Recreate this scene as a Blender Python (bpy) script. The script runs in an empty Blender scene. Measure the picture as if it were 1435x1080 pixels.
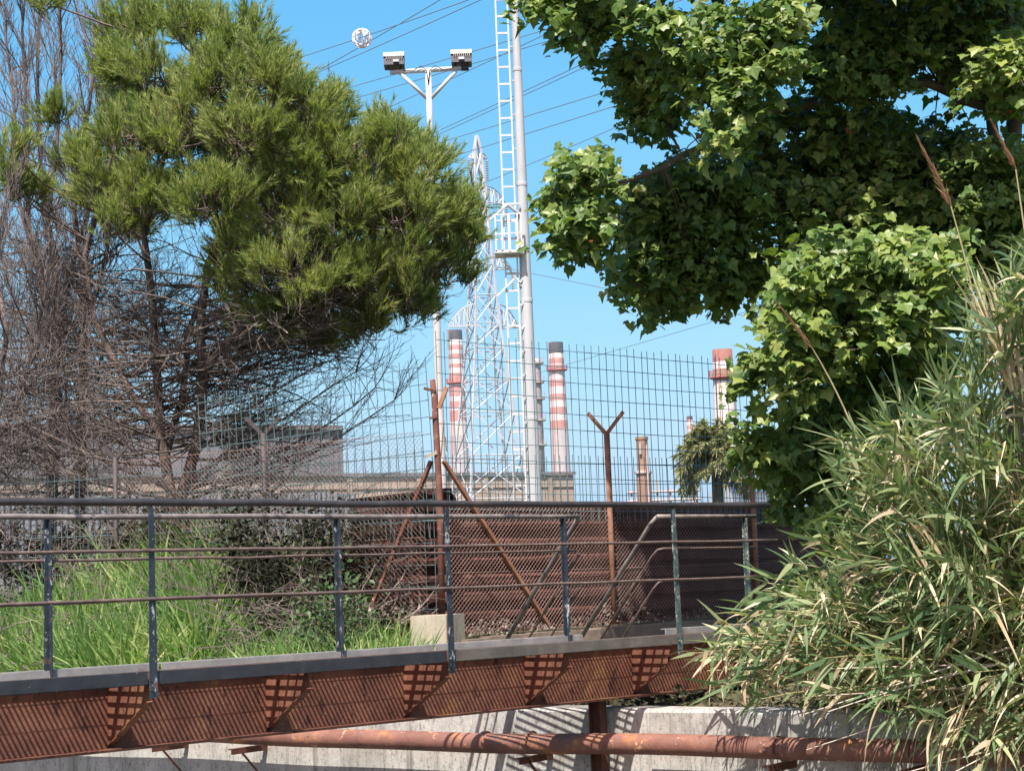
import bpy, math, random
import numpy as np
from mathutils import Vector
random.seed(7); rng = np.random.default_rng(7)
scene = bpy.context.scene
COL = scene.collection
A = np.array
def norm(v):
    v = np.asarray(v, float); return v / (np.linalg.norm(v, axis=-1, keepdims=True) + 1e-12)

# ------------------------------------------------------------------ camera (photo pixels 1435 x 1080)
FPX, PW, PH = 2500.0, 1435.0, 1080.0
PITCH, ROLL = math.atan(280 / FPX), math.radians(2.2)
CZ = 3.0
CAM = A([0, 0, CZ])
_f = A([0, math.cos(PITCH), math.sin(PITCH)]); _u0 = A([0, -math.sin(PITCH), math.cos(PITCH)]); _r0 = A([1., 0, 0])
_u = math.cos(ROLL) * _u0 + math.sin(ROLL) * _r0
_r = math.cos(ROLL) * _r0 - math.sin(ROLL) * _u0
def P(px, py, d):
    """world point seen at a photo pixel, at world distance d along +Y"""
    v = _f * FPX + _r * (px - PW / 2) + _u * (PH / 2 - py)
    return CAM + v * (d / v[1])
def PV(px, py, d):
    px, py, d = np.broadcast_arrays(np.asarray(px, float), np.asarray(py, float), np.asarray(d, float))
    v = _f * FPX + _r * (px - PW / 2)[..., None] + _u * (PH / 2 - py)[..., None]
    return CAM + v * (d / v[..., 1])[..., None]
def pix(p):
    q = np.asarray(p) - CAM; w = q @ _f
    return PW / 2 + q @ _r / w * FPX, PH / 2 - q @ _u / w * FPX
Z = A([0, 0, 1.])

# ------------------------------------------------------------------ mesh builder
class MB:
    def __init__(s): s.v = []; s.f = {}; s.n = 0
    def add(s, v, f):
        v = np.asarray(v, float).reshape(-1, 3); f = np.asarray(f, int)
        s.f.setdefault(f.shape[1], []).append(f + s.n); s.v.append(v); s.n += len(v); return s
    def obox(s, c, ax, ay, az):                     # centre + three half-axis vectors
        c, ax, ay, az = map(np.asarray, (c, ax, ay, az))
        v = [c + i * ax + j * ay + k * az for i in (-1, 1) for j in (-1, 1) for k in (-1, 1)]
        return s.add(v, [[0, 1, 3, 2], [4, 6, 7, 5], [0, 4, 5, 1], [2, 3, 7, 6], [0, 2, 6, 4], [1, 5, 7, 3]])
    def beam(s, p0, p1, w, h=None, up=Z):           # rectangular bar
        p0, p1 = np.asarray(p0, float), np.asarray(p1, float); h = w if h is None else h
        a = norm(p1 - p0); b = np.cross(a, up)
        if np.linalg.norm(b) < 1e-4: b = np.cross(a, [1, 0, 0])
        b = norm(b); c = np.cross(b, a)
        return s.obox((p0 + p1) / 2, (p1 - p0) / 2, b * w / 2, c * h / 2)
    def tube(s, pts, r, k=6, caps=True):
        pts = np.asarray(pts, float); n = len(pts); r = np.broadcast_to(np.asarray(r, float), (n,))
        t = norm(np.gradient(pts, axis=0)); ref = Z if abs(norm(pts[-1] - pts[0])[2]) < .9 else A([1., 0, 0])
        b = norm(np.cross(t, ref)); c = np.cross(b, t)
        an = np.arange(k) * 2 * math.pi / k
        v = pts[:, None] + r[:, None, None] * (np.cos(an)[None, :, None] * b[:, None] + np.sin(an)[None, :, None] * c[:, None])
        i = np.arange(n - 1)[:, None] * k; j = np.arange(k)[None]; j2 = (j + 1) % k
        f = np.stack([i + j, i + j2, i + k + j2, i + k + j], -1).reshape(-1, 4)
        base = s.n; s.add(v, f)
        if caps and k > 2:
            s.f.setdefault(k, []).append(np.arange(k)[None, ::-1] + base)
            s.f.setdefault(k, []).append(np.arange(k)[None] + base + (n - 1) * k)
        return s
    def lathe(s, c, prof, k=24):                    # prof: (radius, z) about the vertical through c
        pts = [[c[0], c[1], z] for _, z in prof]
        v = A([[c[0] + r * math.cos(t), c[1] + r * math.sin(t), z] for r, z in prof for t in np.arange(k) * 2 * math.pi / k])
        n = len(prof); i = np.arange(n - 1)[:, None] * k; j = np.arange(k)[None]; j2 = (j + 1) % k
        base = s.n; s.add(v, np.stack([i + j, i + j2, i + k + j2, i + k + j], -1).reshape(-1, 4))
        s.f.setdefault(k, []).append(np.arange(k)[None, ::-1] + base); s.f.setdefault(k, []).append(np.arange(k)[None] + base + (n - 1) * k)
        return s
    def scatter(s, tv, tf, R, sc, pos):
        v = np.einsum('nij,kj->nki', R, tv) * np.asarray(sc)[:, None, None] + pos[:, None]
        f = (np.asarray(tf)[None] + (np.arange(len(pos)) * len(tv))[:, None, None]).reshape(-1, len(tf[0]))
        return s.add(v, f)
    def ribbons(s, base, d, L, W, droop, seg=5, side=None, curl=0.):
        n = len(base); t = np.linspace(0, 1, seg + 1); d = norm(d)
        if side is None: side = rng.normal(size=(n, 3))
        sd = norm(np.cross(d, side))
        p = base[:, None] + d[:, None] * (L[:, None] * t)[..., None] - Z * (np.asarray(droop)[:, None] * L[:, None] * t ** 2)[..., None]
        if curl: p = p + sd[:, None] * (rng.normal(0, curl, (n, 1)) * L[:, None] * t ** 2)[..., None]
        w = W[:, None] * (np.minimum(1, t * 4 + .45) * (1 - t ** 2.2) + .02)
        v = np.stack([p - sd[:, None] * w[..., None] / 2, p + sd[:, None] * w[..., None] / 2], 2).reshape(n, -1, 3)
        i = np.arange(seg) * 2
        f = np.stack([i, i + 1, i + 3, i + 2], -1)
        f = (f[None] + (np.arange(n) * (seg + 1) * 2)[:, None, None]).reshape(-1, 4)
        return s.add(v, f)
    def build(s, name, mat, parent=None, loc=None, smooth=False):
        v = np.concatenate(s.v)
        org = A(parent['_org']) if parent is not None else (A(loc, float) if loc is not None else np.zeros(3))
        v = v - org
        me = bpy.data.meshes.new(name)
        me.vertices.add(len(v)); me.vertices.foreach_set('co', v.astype(np.float32).ravel())
        cnt, idx = [], []
        for k, fl in s.f.items():
            f = np.concatenate(fl); cnt.append(np.full(len(f), k)); idx.append(f.ravel())
        cnt = np.concatenate(cnt); idx = np.concatenate(idx)
        me.loops.add(len(idx)); me.loops.foreach_set('vertex_index', idx.astype(np.int32))
        me.polygons.add(len(cnt)); st = np.concatenate([[0], np.cumsum(cnt)[:-1]])
        me.polygons.foreach_set('loop_start', st.astype(np.int32))
        me.polygons.foreach_set('use_smooth', np.full(len(cnt), smooth))
        me.update(calc_edges=True); me.validate()
        me.materials.append(mat)
        o = bpy.data.objects.new(name, me); COL.objects.link(o)
        o['_org'] = [float(x) for x in org]
        if parent is not None: o.parent = parent
        else: o.location = org
        return o
def thing(name, label, cat, loc=(0, 0, 0), group=None):
    o = bpy.data.objects.new(name, None); COL.objects.link(o); o.location = loc; o.empty_display_size = .1
    o['_org'] = [float(x) for x in loc]; return tag(o, label, cat, group)
def tag(o, label=None, cat=None, group=None, kind=None):
    if label: o['label'] = label
    if cat: o['category'] = cat
    if group: o['group'] = group
    if kind: o['kind'] = kind
    return o

# ------------------------------------------------------------------ materials
def newmat(name):
    m = bpy.data.materials.new(name); m.use_nodes = True; nt = m.node_tree
    return m, nt, nt.nodes['Principled BSDF'], nt.nodes['Material Output']
def ramp(nt, stops, interp='LINEAR'):
    r = nt.nodes.new('ShaderNodeValToRGB'); r.color_ramp.interpolation = interp
    e = r.color_ramp.elements
    while len(e) < len(stops): e.new(.5)
    for q, (p, c) in zip(e, stops): q.position = p; q.color = (*c, 1)
    return r
def noise(nt, scale, detail=6, rough=.6, stretch=None, coord='Object'):
    tc = nt.nodes.new('ShaderNodeTexCoord'); n = nt.nodes.new('ShaderNodeTexNoise')
    n.inputs['Scale'].default_value = scale; n.inputs['Detail'].default_value = detail; n.inputs['Roughness'].default_value = rough
    if stretch:
        mp = nt.nodes.new('ShaderNodeMapping'); mp.inputs['Scale'].default_value = stretch
        nt.links.new(tc.outputs[coord], mp.inputs[0]); nt.links.new(mp.outputs[0], n.inputs['Vector'])
    else: nt.links.new(tc.outputs[coord], n.inputs['Vector'])
    return n
def mixc(nt, fac, a, b, mode='MIX'):
    m = nt.nodes.new('ShaderNodeMix'); m.data_type = 'RGBA'; m.blend_type = mode
    if isinstance(fac, float): m.inputs[0].default_value = fac
    else: nt.links.new(fac, m.inputs[0])
    for k, x in ((6, a), (7, b)):
        if isinstance(x, tuple): m.inputs[k].default_value = (*x, 1)
        else: nt.links.new(x, m.inputs[k])
    return m.outputs[2]
def mat_n(name, stops, scale=6, rough=.75, metal=0, bump=.15, stretch=None, spots=None, detail=8, bscale=None, bdist=.02):
    m, nt, b, out = newmat(name)
    n = noise(nt, scale, detail, .65, stretch); r = ramp(nt, stops); nt.links.new(n.outputs['Fac'], r.inputs[0])
    c = r.outputs[0]
    if spots:                                       # (scale, threshold, softness, colour, stretch)
        for sc, th, so, col, stx in spots:
            n2 = noise(nt, sc, 7, .7, stx); r2 = ramp(nt, [(th, (0, 0, 0)), (min(1, th + so), (1, 1, 1))])
            nt.links.new(n2.outputs['Fac'], r2.inputs[0]); c = mixc(nt, r2.outputs[0], c, col)
    nt.links.new(c, b.inputs['Base Color']); b.inputs['Roughness'].default_value = rough; b.inputs['Metallic'].default_value = metal
    if bump:
        n3 = noise(nt, bscale or scale * 4, 6, .7, None); bp = nt.nodes.new('ShaderNodeBump')
        bp.inputs['Strength'].default_value = bump; bp.inputs['Distance'].default_value = bdist
        nt.links.new(n3.outputs['Fac'], bp.inputs['Height']); nt.links.new(bp.outputs[0], b.inputs['Normal'])
    return m
def mat_leaf(name, stops, scale=.8, transl=.3, rough=.55, tint=None, sat=.0, gloss=.25):
    m, nt, b, out = newmat(name)
    g = nt.nodes.new('ShaderNodeNewGeometry'); n = noise(nt, scale, 3)
    mx = nt.nodes.new('ShaderNodeMath'); mx.operation = 'MULTIPLY_ADD'; mx.inputs[1].default_value = .55
    mx2 = nt.nodes.new('ShaderNodeMath'); mx2.operation = 'MULTIPLY_ADD'; mx2.inputs[1].default_value = .9; mx2.inputs[2].default_value = -.22
    nt.links.new(n.outputs['Fac'], mx2.inputs[0]); nt.links.new(g.outputs['Random Per Island'], mx.inputs[0]); nt.links.new(mx2.outputs[0], mx.inputs[2])
    r = ramp(nt, stops); nt.links.new(mx.outputs[0], r.inputs[0])
    nt.links.new(r.outputs[0], b.inputs['Base Color']); b.inputs['Roughness'].default_value = rough
    b.inputs['Specular IOR Level'].default_value = gloss
    if transl:
        t = nt.nodes.new('ShaderNodeBsdfTranslucent'); ms = nt.nodes.new('ShaderNodeMixShader'); ms.inputs[0].default_value = transl
        c2 = mixc(nt, 1.0, r.outputs[0], (1.5, 1.6, .7), 'MULTIPLY'); nt.links.new(c2, t.inputs[0])
        nt.links.new(b.outputs[0], ms.inputs[1]); nt.links.new(t.outputs[0], ms.inputs[2]); nt.links.new(ms.outputs[0], out.inputs[0])
    return m
def mat_bands(name, stops, rough=.8):
    m, nt, b, out = newmat(name)
    tc = nt.nodes.new('ShaderNodeTexCoord'); sp = nt.nodes.new('ShaderNodeSeparateXYZ'); nt.links.new(tc.outputs['Generated'], sp.inputs[0])
    r = ramp(nt, stops, 'CONSTANT'); nt.links.new(sp.outputs[2], r.inputs[0])
    n = noise(nt, .25, 6, .7, (1, 1, .25)); r2 = ramp(nt, [(.35, (.72, .7, .68)), (.7, (1, 1, 1))]); nt.links.new(n.outputs['Fac'], r2.inputs[0])
    nt.links.new(mixc(nt, 1.0, r.outputs[0], r2.outputs[0], 'MULTIPLY'), b.inputs['Base Color']); b.inputs['Roughness'].default_value = rough
    return m

M = {}
M['web_rust'] = mat_n('web_rust', [(.25, (.085, .033, .022)), (.5, (.18, .070, .044)), (.75, (.30, .135, .08))], 3.5, .85, 0, .4, spots=[(1.6, .56, .12, (.36, .19, .075), (1, 1, .6)), (12, .56, .08, (.06, .022, .015), (1, 1, .4)), (30, .62, .06, (.34, .2, .11), None)])
M['dark_rust'] = mat_n('dark_rust', [(.3, (.05, .02, .014)), (.6, (.12, .045, .028)), (.8, (.2, .08, .04))], 9, .85, 0, .25)
M['post_paint'] = mat_n('post_paint', [(.3, (.012, .018, .028)), (.6, (.028, .04, .055)), (.75, (.05, .066, .08))], 9, .45, 0, .15, spots=[(26, .58, .05, (.38, .41, .43), (1, 1, .5)), (9, .60, .06, (.12, .065, .042), None), (60, .64, .04, (.45, .46, .46), None)])
M['post_green'] = mat_n('post_green', [(.3, (.03, .05, .05)), (.6, (.07, .10, .095)), (.8, (.2, .22, .2))], 14, .55, 0, .15, spots=[(22, .55, .08, (.45, .44, .4), None), (9, .64, .06, (.16, .08, .05), None)])
M['top_rail'] = mat_n('top_rail', [(.3, (.025, .022, .022)), (.6, (.05, .042, .042)), (.8, (.10, .07, .06))], 7, .42, 0, .08, stretch=(1, 1, 1), spots=[(5, .66, .06, (.16, .09, .06), None)])
M['rail_rust'] = mat_n('rail_rust', [(.3, (.06, .042, .038)), (.55, (.13, .09, .074)), (.8, (.24, .175, .14))], 9, .6, 0, .12, spots=[(4, .6, .1, (.05, .05, .055), None)])
M['rail_worn'] = mat_n('rail_worn', [(.3, (.10, .085, .078)), (.55, (.21, .18, .165)), (.8, (.36, .33, .30))], 6, .5, 0, .12, spots=[(5, .56, .06, (.06, .055, .06), None), (9, .66, .06, (.2, .1, .06), None)])
M['kerb'] = mat_n('kerb', [(.3, (.18, .18, .18)), (.6, (.29, .28, .27)), (.8, (.38, .36, .34))], 5, .7, 0, .2, spots=[(3, .62, .1, (.1, .06, .045), None)])
M['kerb_dark'] = mat_n('kerb_dark', [(.3, (.014, .016, .021)), (.6, (.028, .031, .038)), (.8, (.06, .06, .065))], 6, .6, 0, .2, spots=[(14, .64, .06, (.26, .26, .26), None), (3, .64, .1, (.12, .06, .04), None)])
M['kerb_worn'] = mat_n('kerb_worn', [(.3, (.07, .062, .056)), (.6, (.13, .115, .10)), (.8, (.22, .2, .175))], 5, .75, 0, .2, spots=[(3, .62, .1, (.12, .065, .045), None)])
M['grating'] = mat_n('grating', [(.3, (.08, .04, .025)), (.7, (.2, .1, .055))], 12, .8, 0, 0)
M['pipe'] = mat_n('pipe', [(.3, (.11, .046, .033)), (.5, (.185, .083, .060)), (.72, (.26, .125, .092))], 2.6, .7, 0, .3, spots=[(2.6, .58, .07, (.36, .15, .06), (1, 1, 2)), (7, .61, .05, (.5, .28, .16), None), (12, .62, .04, (.08, .03, .025), None), (22, .64, .04, (.6, .45, .33), None)])
M['concrete'] = mat_n('concrete', [(.3, (.30, .29, .265)), (.55, (.43, .415, .385)), (.75, (.52, .505, .47))], 2.2, .9, 0, .4, bscale=14, bdist=.015, spots=[(3.2, .52, .16, (.20, .19, .17), (2.4, 2.4, .2)), (6, .55, .14, (.16, .155, .14), (2.0, 2.0, .22)), (22, .53, .14, (.17, .16, .145), (1.2, 1.2, .7)), (60, .56, .1, (.15, .145, .13), None), (2.5, .64, .06, (.62, .6, .55), (2, 2, .3))])
M['block'] = mat_n('block', [(.3, (.30, .28, .22)), (.7, (.42, .39, .31))], 4, .9, 0, .3, spots=[(4, .50, .14, (.30, .15, .07), (2.4, 2.4, .16)), (9, .6, .1, (.36, .24, .14), (2.0, 2.0, .3)), (14, .6, .1, (.2, .18, .14), None)])
M['kerbstone'] = mat_n('kerbstone', [(.3, (.13, .10, .08)), (.7, (.26, .2, .16))], 5, .9, 0, .3, spots=[(7, .6, .08, (.3, .15, .08), None)])
M['rust_wall'] = mat_n('rust_wall', [(.3, (.04, .013, .010)), (.55, (.078, .026, .018)), (.8, (.125, .044, .029))], 2.2, .85, 0, .2, stretch=(1, 1, 2.2))
M['chain'] = mat_n('chain', [(.3, (.18, .10, .085)), (.7, (.38, .25, .21))], 4, .7, 0, 0)
M['fence_rust'] = mat_n('fence_rust', [(.3, (.16, .07, .045)), (.55, (.30, .15, .09)), (.8, (.42, .25, .16))], 7, .8, 0, .2, spots=[(12, .6, .08, (.07, .035, .03), None)])
M['corner_rust'] = mat_n('corner_rust', [(.3, (.09, .035, .03)), (.55, (.17, .07, .05)), (.8, (.3, .15, .1))], 8, .8, 0, .2, spots=[(16, .62, .05, (.55, .5, .46), None)])
M['dark_post'] = mat_n('dark_post', [(.3, (.03, .026, .028)), (.7, (.075, .06, .06))], 8, .7, 0, .1)
M['mesh_wire'] = mat_n('mesh_wire', [(.3, (.07, .14, .15)), (.7, (.12, .2, .21))], 3, .5, 0, 0)
M['galv'] = mat_n('galv', [(.3, (.42, .43, .44)), (.6, (.55, .555, .55)), (.8, (.62, .61, .59))], 3, .5, .0, 0)
M['mast'] = mat_n('mast', [(.3, (.33, .345, .36)), (.55, (.415, .43, .445)), (.8, (.50, .51, .52))], 1.6, .5, 0, .05, stretch=(2, 2, .4))
M['lamp_pole'] = mat_n('lamp_pole', [(.3, (.42, .43, .44)), (.7, (.58, .58, .57))], 3, .5, 0, .05, stretch=(2, 2, .5))
M['pylon'] = mat_n('pylon', [(.3, (.36, .38, .41)), (.7, (.5, .52, .55))], .5, .5, 0, 0)
M['flood_shell'] = mat_n('flood_shell', [(.3, (.5, .47, .43)), (.7, (.66, .63, .58))], 8, .5, 0, .05)
M['flood_dark'] = mat_n('flood_dark', [(.3, (.018, .018, .03)), (.7, (.04, .04, .055))], 6, .5, 0, 0)
M['wire'] = mat_n('wire', [(.3, (.09, .12, .16)), (.7, (.14, .17, .2))], 1, .6, 0, 0)
M['insulator'] = mat_n('insulator', [(.3, (.3, .33, .34)), (.7, (.45, .48, .5))], 3, .25, 0, 0)
M['marker'] = mat_n('marker', [(.3, (.7, .62, .66)), (.7, (.85, .8, .82))], 6, .4, 0, 0)
M['shed_wall'] = mat_n('shed_wall', [(.3, (.27, .215, .175)), (.55, (.36, .295, .245)), (.8, (.43, .36, .30))], .18, .9, 0, .1, stretch=(1, 1, .25), spots=[(.5, .6, .1, (.17, .13, .11), (1.5, 1.5, .12))])
M['shed_roof'] = mat_n('shed_roof', [(.3, (.12, .11, .11)), (.7, (.2, .19, .19))], .3, .8, 0, 0)
M['grey_block'] = mat_n('grey_block', [(.3, (.14, .145, .16)), (.7, (.19, .195, .21))], .15, .85, 0, 0, stretch=(1, 1, .3))
M['white_shed'] = mat_n('white_shed', [(.3, (.68, .69, .72)), (.7, (.78, .79, .8))], .4, .7, 0, 0)
M['blue_trim'] = mat_n('blue_trim', [(.3, (.12, .2, .42)), (.7, (.18, .27, .5))], .5, .6, 0, 0)
M['corrugated'] = mat_n('corrugated', [(.3, (.15, .165, .19)), (.7, (.24, .26, .29))], 1.2, .65, 0, .05, stretch=(3, 3, .3))
M['brick_stack'] = mat_n('brick_stack', [(.3, (.2, .13, .1)), (.6, (.30, .2, .15)), (.8, (.38, .27, .21))], .8, .85, 0, .2, stretch=(1, 1, .4))
M['plant_steel'] = mat_n('plant_steel', [(.3, (.32, .27, .27)), (.7, (.45, .39, .38))], .6, .7, 0, 0)
M['soil'] = mat_n('soil', [(.3, (.055, .045, .03)), (.55, (.10, .085, .05)), (.8, (.16, .14, .08))], .7, .95, 0, .4, spots=[(.25, .5, .15, (.07, .085, .03), None)])
M['canal_mud'] = mat_n('canal_mud', [(.3, (.06, .055, .045)), (.7, (.12, .11, .085))], .8, .95, 0, .3)
M['litter'] = mat_leaf('litter', [(.1, (.05, .035, .03)), (.5, (.13, .095, .08)), (.8, (.32, .28, .25)), (1, (.55, .51, .47))], 2.0, 0, .8)
M['bark_pine'] = mat_n('bark_pine', [(.3, (.055, .042, .037)), (.55, (.12, .092, .08)), (.8, (.26, .2, .17))], 5, .9, 0, .6, stretch=(1, 1, .5))
M['bark_dead'] = mat_n('bark_dead', [(.3, (.06, .045, .042)), (.55, (.12, .095, .09)), (.8, (.24, .2, .19))], 2.0, .9, 0, .3)
M['twig_dead'] = mat_n('twig_dead', [(.3, (.085, .07, .066)), (.55, (.155, .13, .122)), (.8, (.28, .245, .23))], 1.5, .9, 0, 0)
M['twig_low'] = mat_n('twig_low', [(.3, (.075, .06, .054)), (.55, (.155, .128, .115)), (.8, (.32, .275, .245))], 1.5, .9, 0, 0)
M['bark_plane'] = mat_n('bark_plane', [(.3, (.07, .06, .045)), (.7, (.16, .135, .1))], 3, .9, 0, .3)
M['needles'] = mat_leaf('needles', [(.05, (.06, .10, .034)), (.35, (.16, .225, .065)), (.65, (.29, .34, .115)), (.88, (.43, .43, .19)), (1, (.42, .33, .18))], 1.1, .34, .5)
M['plane_leaf'] = mat_leaf('plane_leaf', [(.05, (.04, .09, .022)), (.35, (.09, .16, .036)), (.65, (.17, .24, .055)), (.88, (.28, .32, .085)), (1, (.38, .34, .11))], .7, .26, .42, gloss=.4)
M['red_leaf'] = mat_leaf('red_leaf', [(.1, (.26, .06, .03)), (1, (.42, .12, .05))], 1, .3, .5)
M['reed_leaf'] = mat_leaf('reed_leaf', [(.05, (.045, .09, .042)), (.35, (.105, .175, .075)), (.6, (.205, .27, .13)), (.82, (.37, .40, .22)), (1, (.55, .53, .36))], .9, .25, .42, gloss=.4)
M['reed_dry'] = mat_leaf('reed_dry', [(.05, (.26, .19, .11)), (.5, (.5, .42, .28)), (1, (.70, .63, .48))], .9, .25, .6)
M['reed_stem'] = mat_n('reed_stem', [(.3, (.2, .19, .09)), (.7, (.38, .33, .18))], 3, .6, 0, 0)
M['dry_culm'] = mat_n('dry_culm', [(.3, (.34, .29, .23)), (.7, (.55, .49, .41))], 5, .7, 0, 0)
M['plume'] = mat_leaf('plume', [(.1, (.16, .085, .05)), (.6, (.30, .17, .10)), (1, (.42, .28, .18))], 2, .2, .8)
M['grass'] = mat_leaf('grass', [(.02, (.05, .11, .035)), (.35, (.14, .27, .085)), (.62, (.25, .37, .13)), (.82, (.45, .48, .24)), (1, (.6, .53, .36))], .9, .3, .5)
M['shrub_leaf_shaded'] = mat_leaf('shrub_leaf_shaded', [(.1, (.010, .011, .008)), (.6, (.022, .024, .014)), (1, (.045, .04, .027))], 1.0, .1, .7, gloss=.08)  # near-black leaf colour carries the shade under the pine
M['under_leaf'] = mat_leaf('under_leaf', [(.1, (.03, .035, .02)), (.5, (.07, .075, .035)), (.8, (.14, .12, .07)), (1, (.26, .22, .15))], 1.0, .1, .6)
M['bush_leaf'] = mat_leaf('bush_leaf', [(.1, (.03, .06, .02)), (.6, (.06, .105, .04)), (1, (.12, .17, .07))], 1.0, .2, .45)
M['palm_leaf'] = mat_leaf('palm_leaf', [(.1, (.09, .115, .05)), (.5, (.19, .21, .09)), (.8, (.3, .28, .13)), (1, (.42, .34, .2))], .6, .2, .6)

# ------------------------------------------------------------------ world, sun, camera
SUN = norm(A([.163, .598, -1.0]))                     # travel direction of the light
w = bpy.data.worlds.new('World'); scene.world = w; w.use_nodes = True
nt = w.node_tree; bg = nt.nodes['Background']; sky = nt.nodes.new('ShaderNodeTexSky'); sky.sky_type = 'NISHITA'; sky.sun_disc = False
sky.sun_elevation = math.asin(-SUN[2]); sky.sun_rotation = math.atan2(-SUN[0], -SUN[1]); sky.air_density = 1.0; sky.dust_density = 2.0; sky.ozone_density = 3.0; sky.altitude = 0
sep = nt.nodes.new('ShaderNodeSeparateColor'); com = nt.nodes.new('ShaderNodeCombineColor'); nt.links.new(sky.outputs[0], sep.inputs[0])
for i, (ex, k) in enumerate(((1.47, .54), (.66, 1.75), (.25, 3.85))):
    pw = nt.nodes.new('ShaderNodeMath'); pw.operation = 'POWER'; pw.inputs[1].default_value = ex; mu = nt.nodes.new('ShaderNodeMath'); mu.operation = 'MULTIPLY'; mu.inputs[1].default_value = k
    nt.links.new(sep.outputs[i], pw.inputs[0]); nt.links.new(pw.outputs[0], mu.inputs[0]); nt.links.new(mu.outputs[0], com.inputs[i])
nt.links.new(com.outputs[0], bg.inputs[0]); bg.inputs[1].default_value = .10
sl = bpy.data.lights.new('sun', 'SUN'); sl.energy = 5.0; sl.angle = math.radians(.5); sl.color = (1, .95, .87)
so = bpy.data.objects.new('sun', sl); COL.objects.link(so); so.rotation_mode = 'QUATERNION'; so.rotation_quaternion = Vector(SUN).to_track_quat('-Z', 'Y'); so.location = (0, 0, 40)
cam = bpy.data.cameras.new('camera'); co = bpy.data.objects.new('camera', cam); COL.objects.link(co)
cam.sensor_fit = 'HORIZONTAL'; cam.sensor_width = 36; cam.lens = 36 * FPX / PW; cam.clip_start = .1; cam.clip_end = 8000
from mathutils import Matrix
co.matrix_world = Matrix(((_r[0], _u[0], -_f[0], 0), (_r[1], _u[1], -_f[1], 0), (_r[2], _u[2], -_f[2], CZ), (0, 0, 0, 1)))
scene.camera = co
scene.view_settings.view_transform = 'Standard'; scene.view_settings.look = 'None'; scene.view_settings.exposure = .85; scene.view_settings.gamma = 1
scene.cycles.max_bounces = 6; scene.cycles.transparent_max_bounces = 4; scene.cycles.diffuse_bounces = 3; scene.cycles.glossy_bounces = 2

# ------------------------------------------------------------------ canal, banks, wall
PD = norm(A([.81, -.59, 0])); MD = A([-PD[1], PD[0], 0])           # along the canal wall / away from the canal
W0 = A([.39, 15.5, 0]) + MD * .27                                   # a point on the front face of the wall
def wq(t, q, z): return W0 + PD * t + MD * q + Z * (CZ + z)         # z relative to the camera
WALLTOP = -1.08
def ground_h(t, q):
    s = lambda a, b, x: np.clip((x - a) / (b - a), 0, 1) ** 2 * (3 - 2 * np.clip((x - a) / (b - a), 0, 1))
    left = s(-1.6, -4.5, t) if False else np.clip((-3.9 - t) / 1.6, 0, 1)
    return WALLTOP - .06 + s(.3, 3, q) * .25 + left * s(.35, 3.0, q) * 1.05 - left * s(9, 20, q) * .5 + .03 * np.sin(t * 2.1) * np.sin(q * 1.7 + t) * (q < 40)
tt = np.concatenate([[-2500, -600, -200, -80, -50], np.arange(-36, 37, .6), [50, 80, 200, 600, 2500]])
qq = np.concatenate([[.30], np.arange(.5, 24, .6), [30, 40, 60, 100, 200, 500, 1200, 3500]])
T, Q = np.meshgrid(tt, qq); H = ground_h(T, Q)
v = (W0[:2][None, None] + T[..., None] * PD[:2] + Q[..., None] * MD[:2]); v = np.concatenate([v, (H + CZ)[..., None]], -1)
n1, n2 = T.shape; ii = (np.arange(n1 - 1)[:, None] * n2 + np.arange(n2 - 1)[None]).ravel()
tag(MB().add(v, np.stack([ii, ii + 1, ii + n2 + 1, ii + n2], -1)).build('ground', M['soil'], smooth=True), kind='structure')
def gz(x, y):
    r = np.stack([np.asarray(x, float) - W0[0], np.asarray(y, float) - W0[1]], -1); return ground_h(r @ PD[:2], r @ MD[:2]) + CZ
mb = MB(); a0, a1 = -300, 300
mb.add([wq(a0, .2, -2.75), wq(a1, .2, -2.75), wq(a1, -8.2, -2.75), wq(a0, -8.2, -2.75)], [[3, 2, 1, 0]])
tag(mb.build('canal_bed', M['canal_mud']), kind='structure')
mb = MB(); mb.add([wq(a0, -8, -1.6), wq(a1, -8, -1.6), wq(a1, -400, -1.6), wq(a0, -400, -1.6), wq(a0, -8, -2.9), wq(a1, -8, -2.9)], [[0, 3, 2, 1], [4, 0, 1, 5]])
tag(mb.build('near_bank', M['soil']), kind='structure')
def wall_seg(name, t0, t1, q0, label):
    mb = MB(); c = .03
    prof = [(q0, -2.9), (q0, WALLTOP - c), (q0 + c, WALLTOP), (q0 + .36 - c, WALLTOP), (q0 + .36, WALLTOP - c), (q0 + .36, -2.9)]
    N = max(2, int((t1 - t0) / .35)); ts = np.linspace(t0, t1, N); k = len(prof)
    jit = rng.normal(0, .003, (N, k)); jit[0] = jit[-1] = 0
    v = A([wq(t, q, z + jit[i, j]) for i, t in enumerate(ts) for j, (q, z) in enumerate(prof)])
    i = np.arange(N - 1)[:, None] * k; j = np.arange(k - 1)[None]
    mb.add(v, np.stack([i + j, i + k + j, i + k + j + 1, i + j + 1], -1).reshape(-1, 4))
    mb.f.setdefault(k, []).append(np.arange(k)[None]); mb.f[k].append(np.arange(k)[None, ::-1] + (N - 1) * k)
    return tag(mb.build(name, M['concrete'], loc=wq(t0, 0, 0)), label, 'wall')
def t_at(px, d0=15.5):
    # wall parameter t under a photo column
    best = min(np.arange(-40, 12, .01), key=lambda t: abs(pix(wq(t, 0, -1.2))[0] - px)); return best
tS = t_at(912)
wall_seg('canal_wall', -60, tS - .012, 0.0, 'stained concrete canal wall behind the rusty pipe, left of its vertical joint')
wall_seg('canal_wall', tS + .012, 60, -.035, 'pale concrete canal wall section under the reeds, right of the vertical joint')

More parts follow.
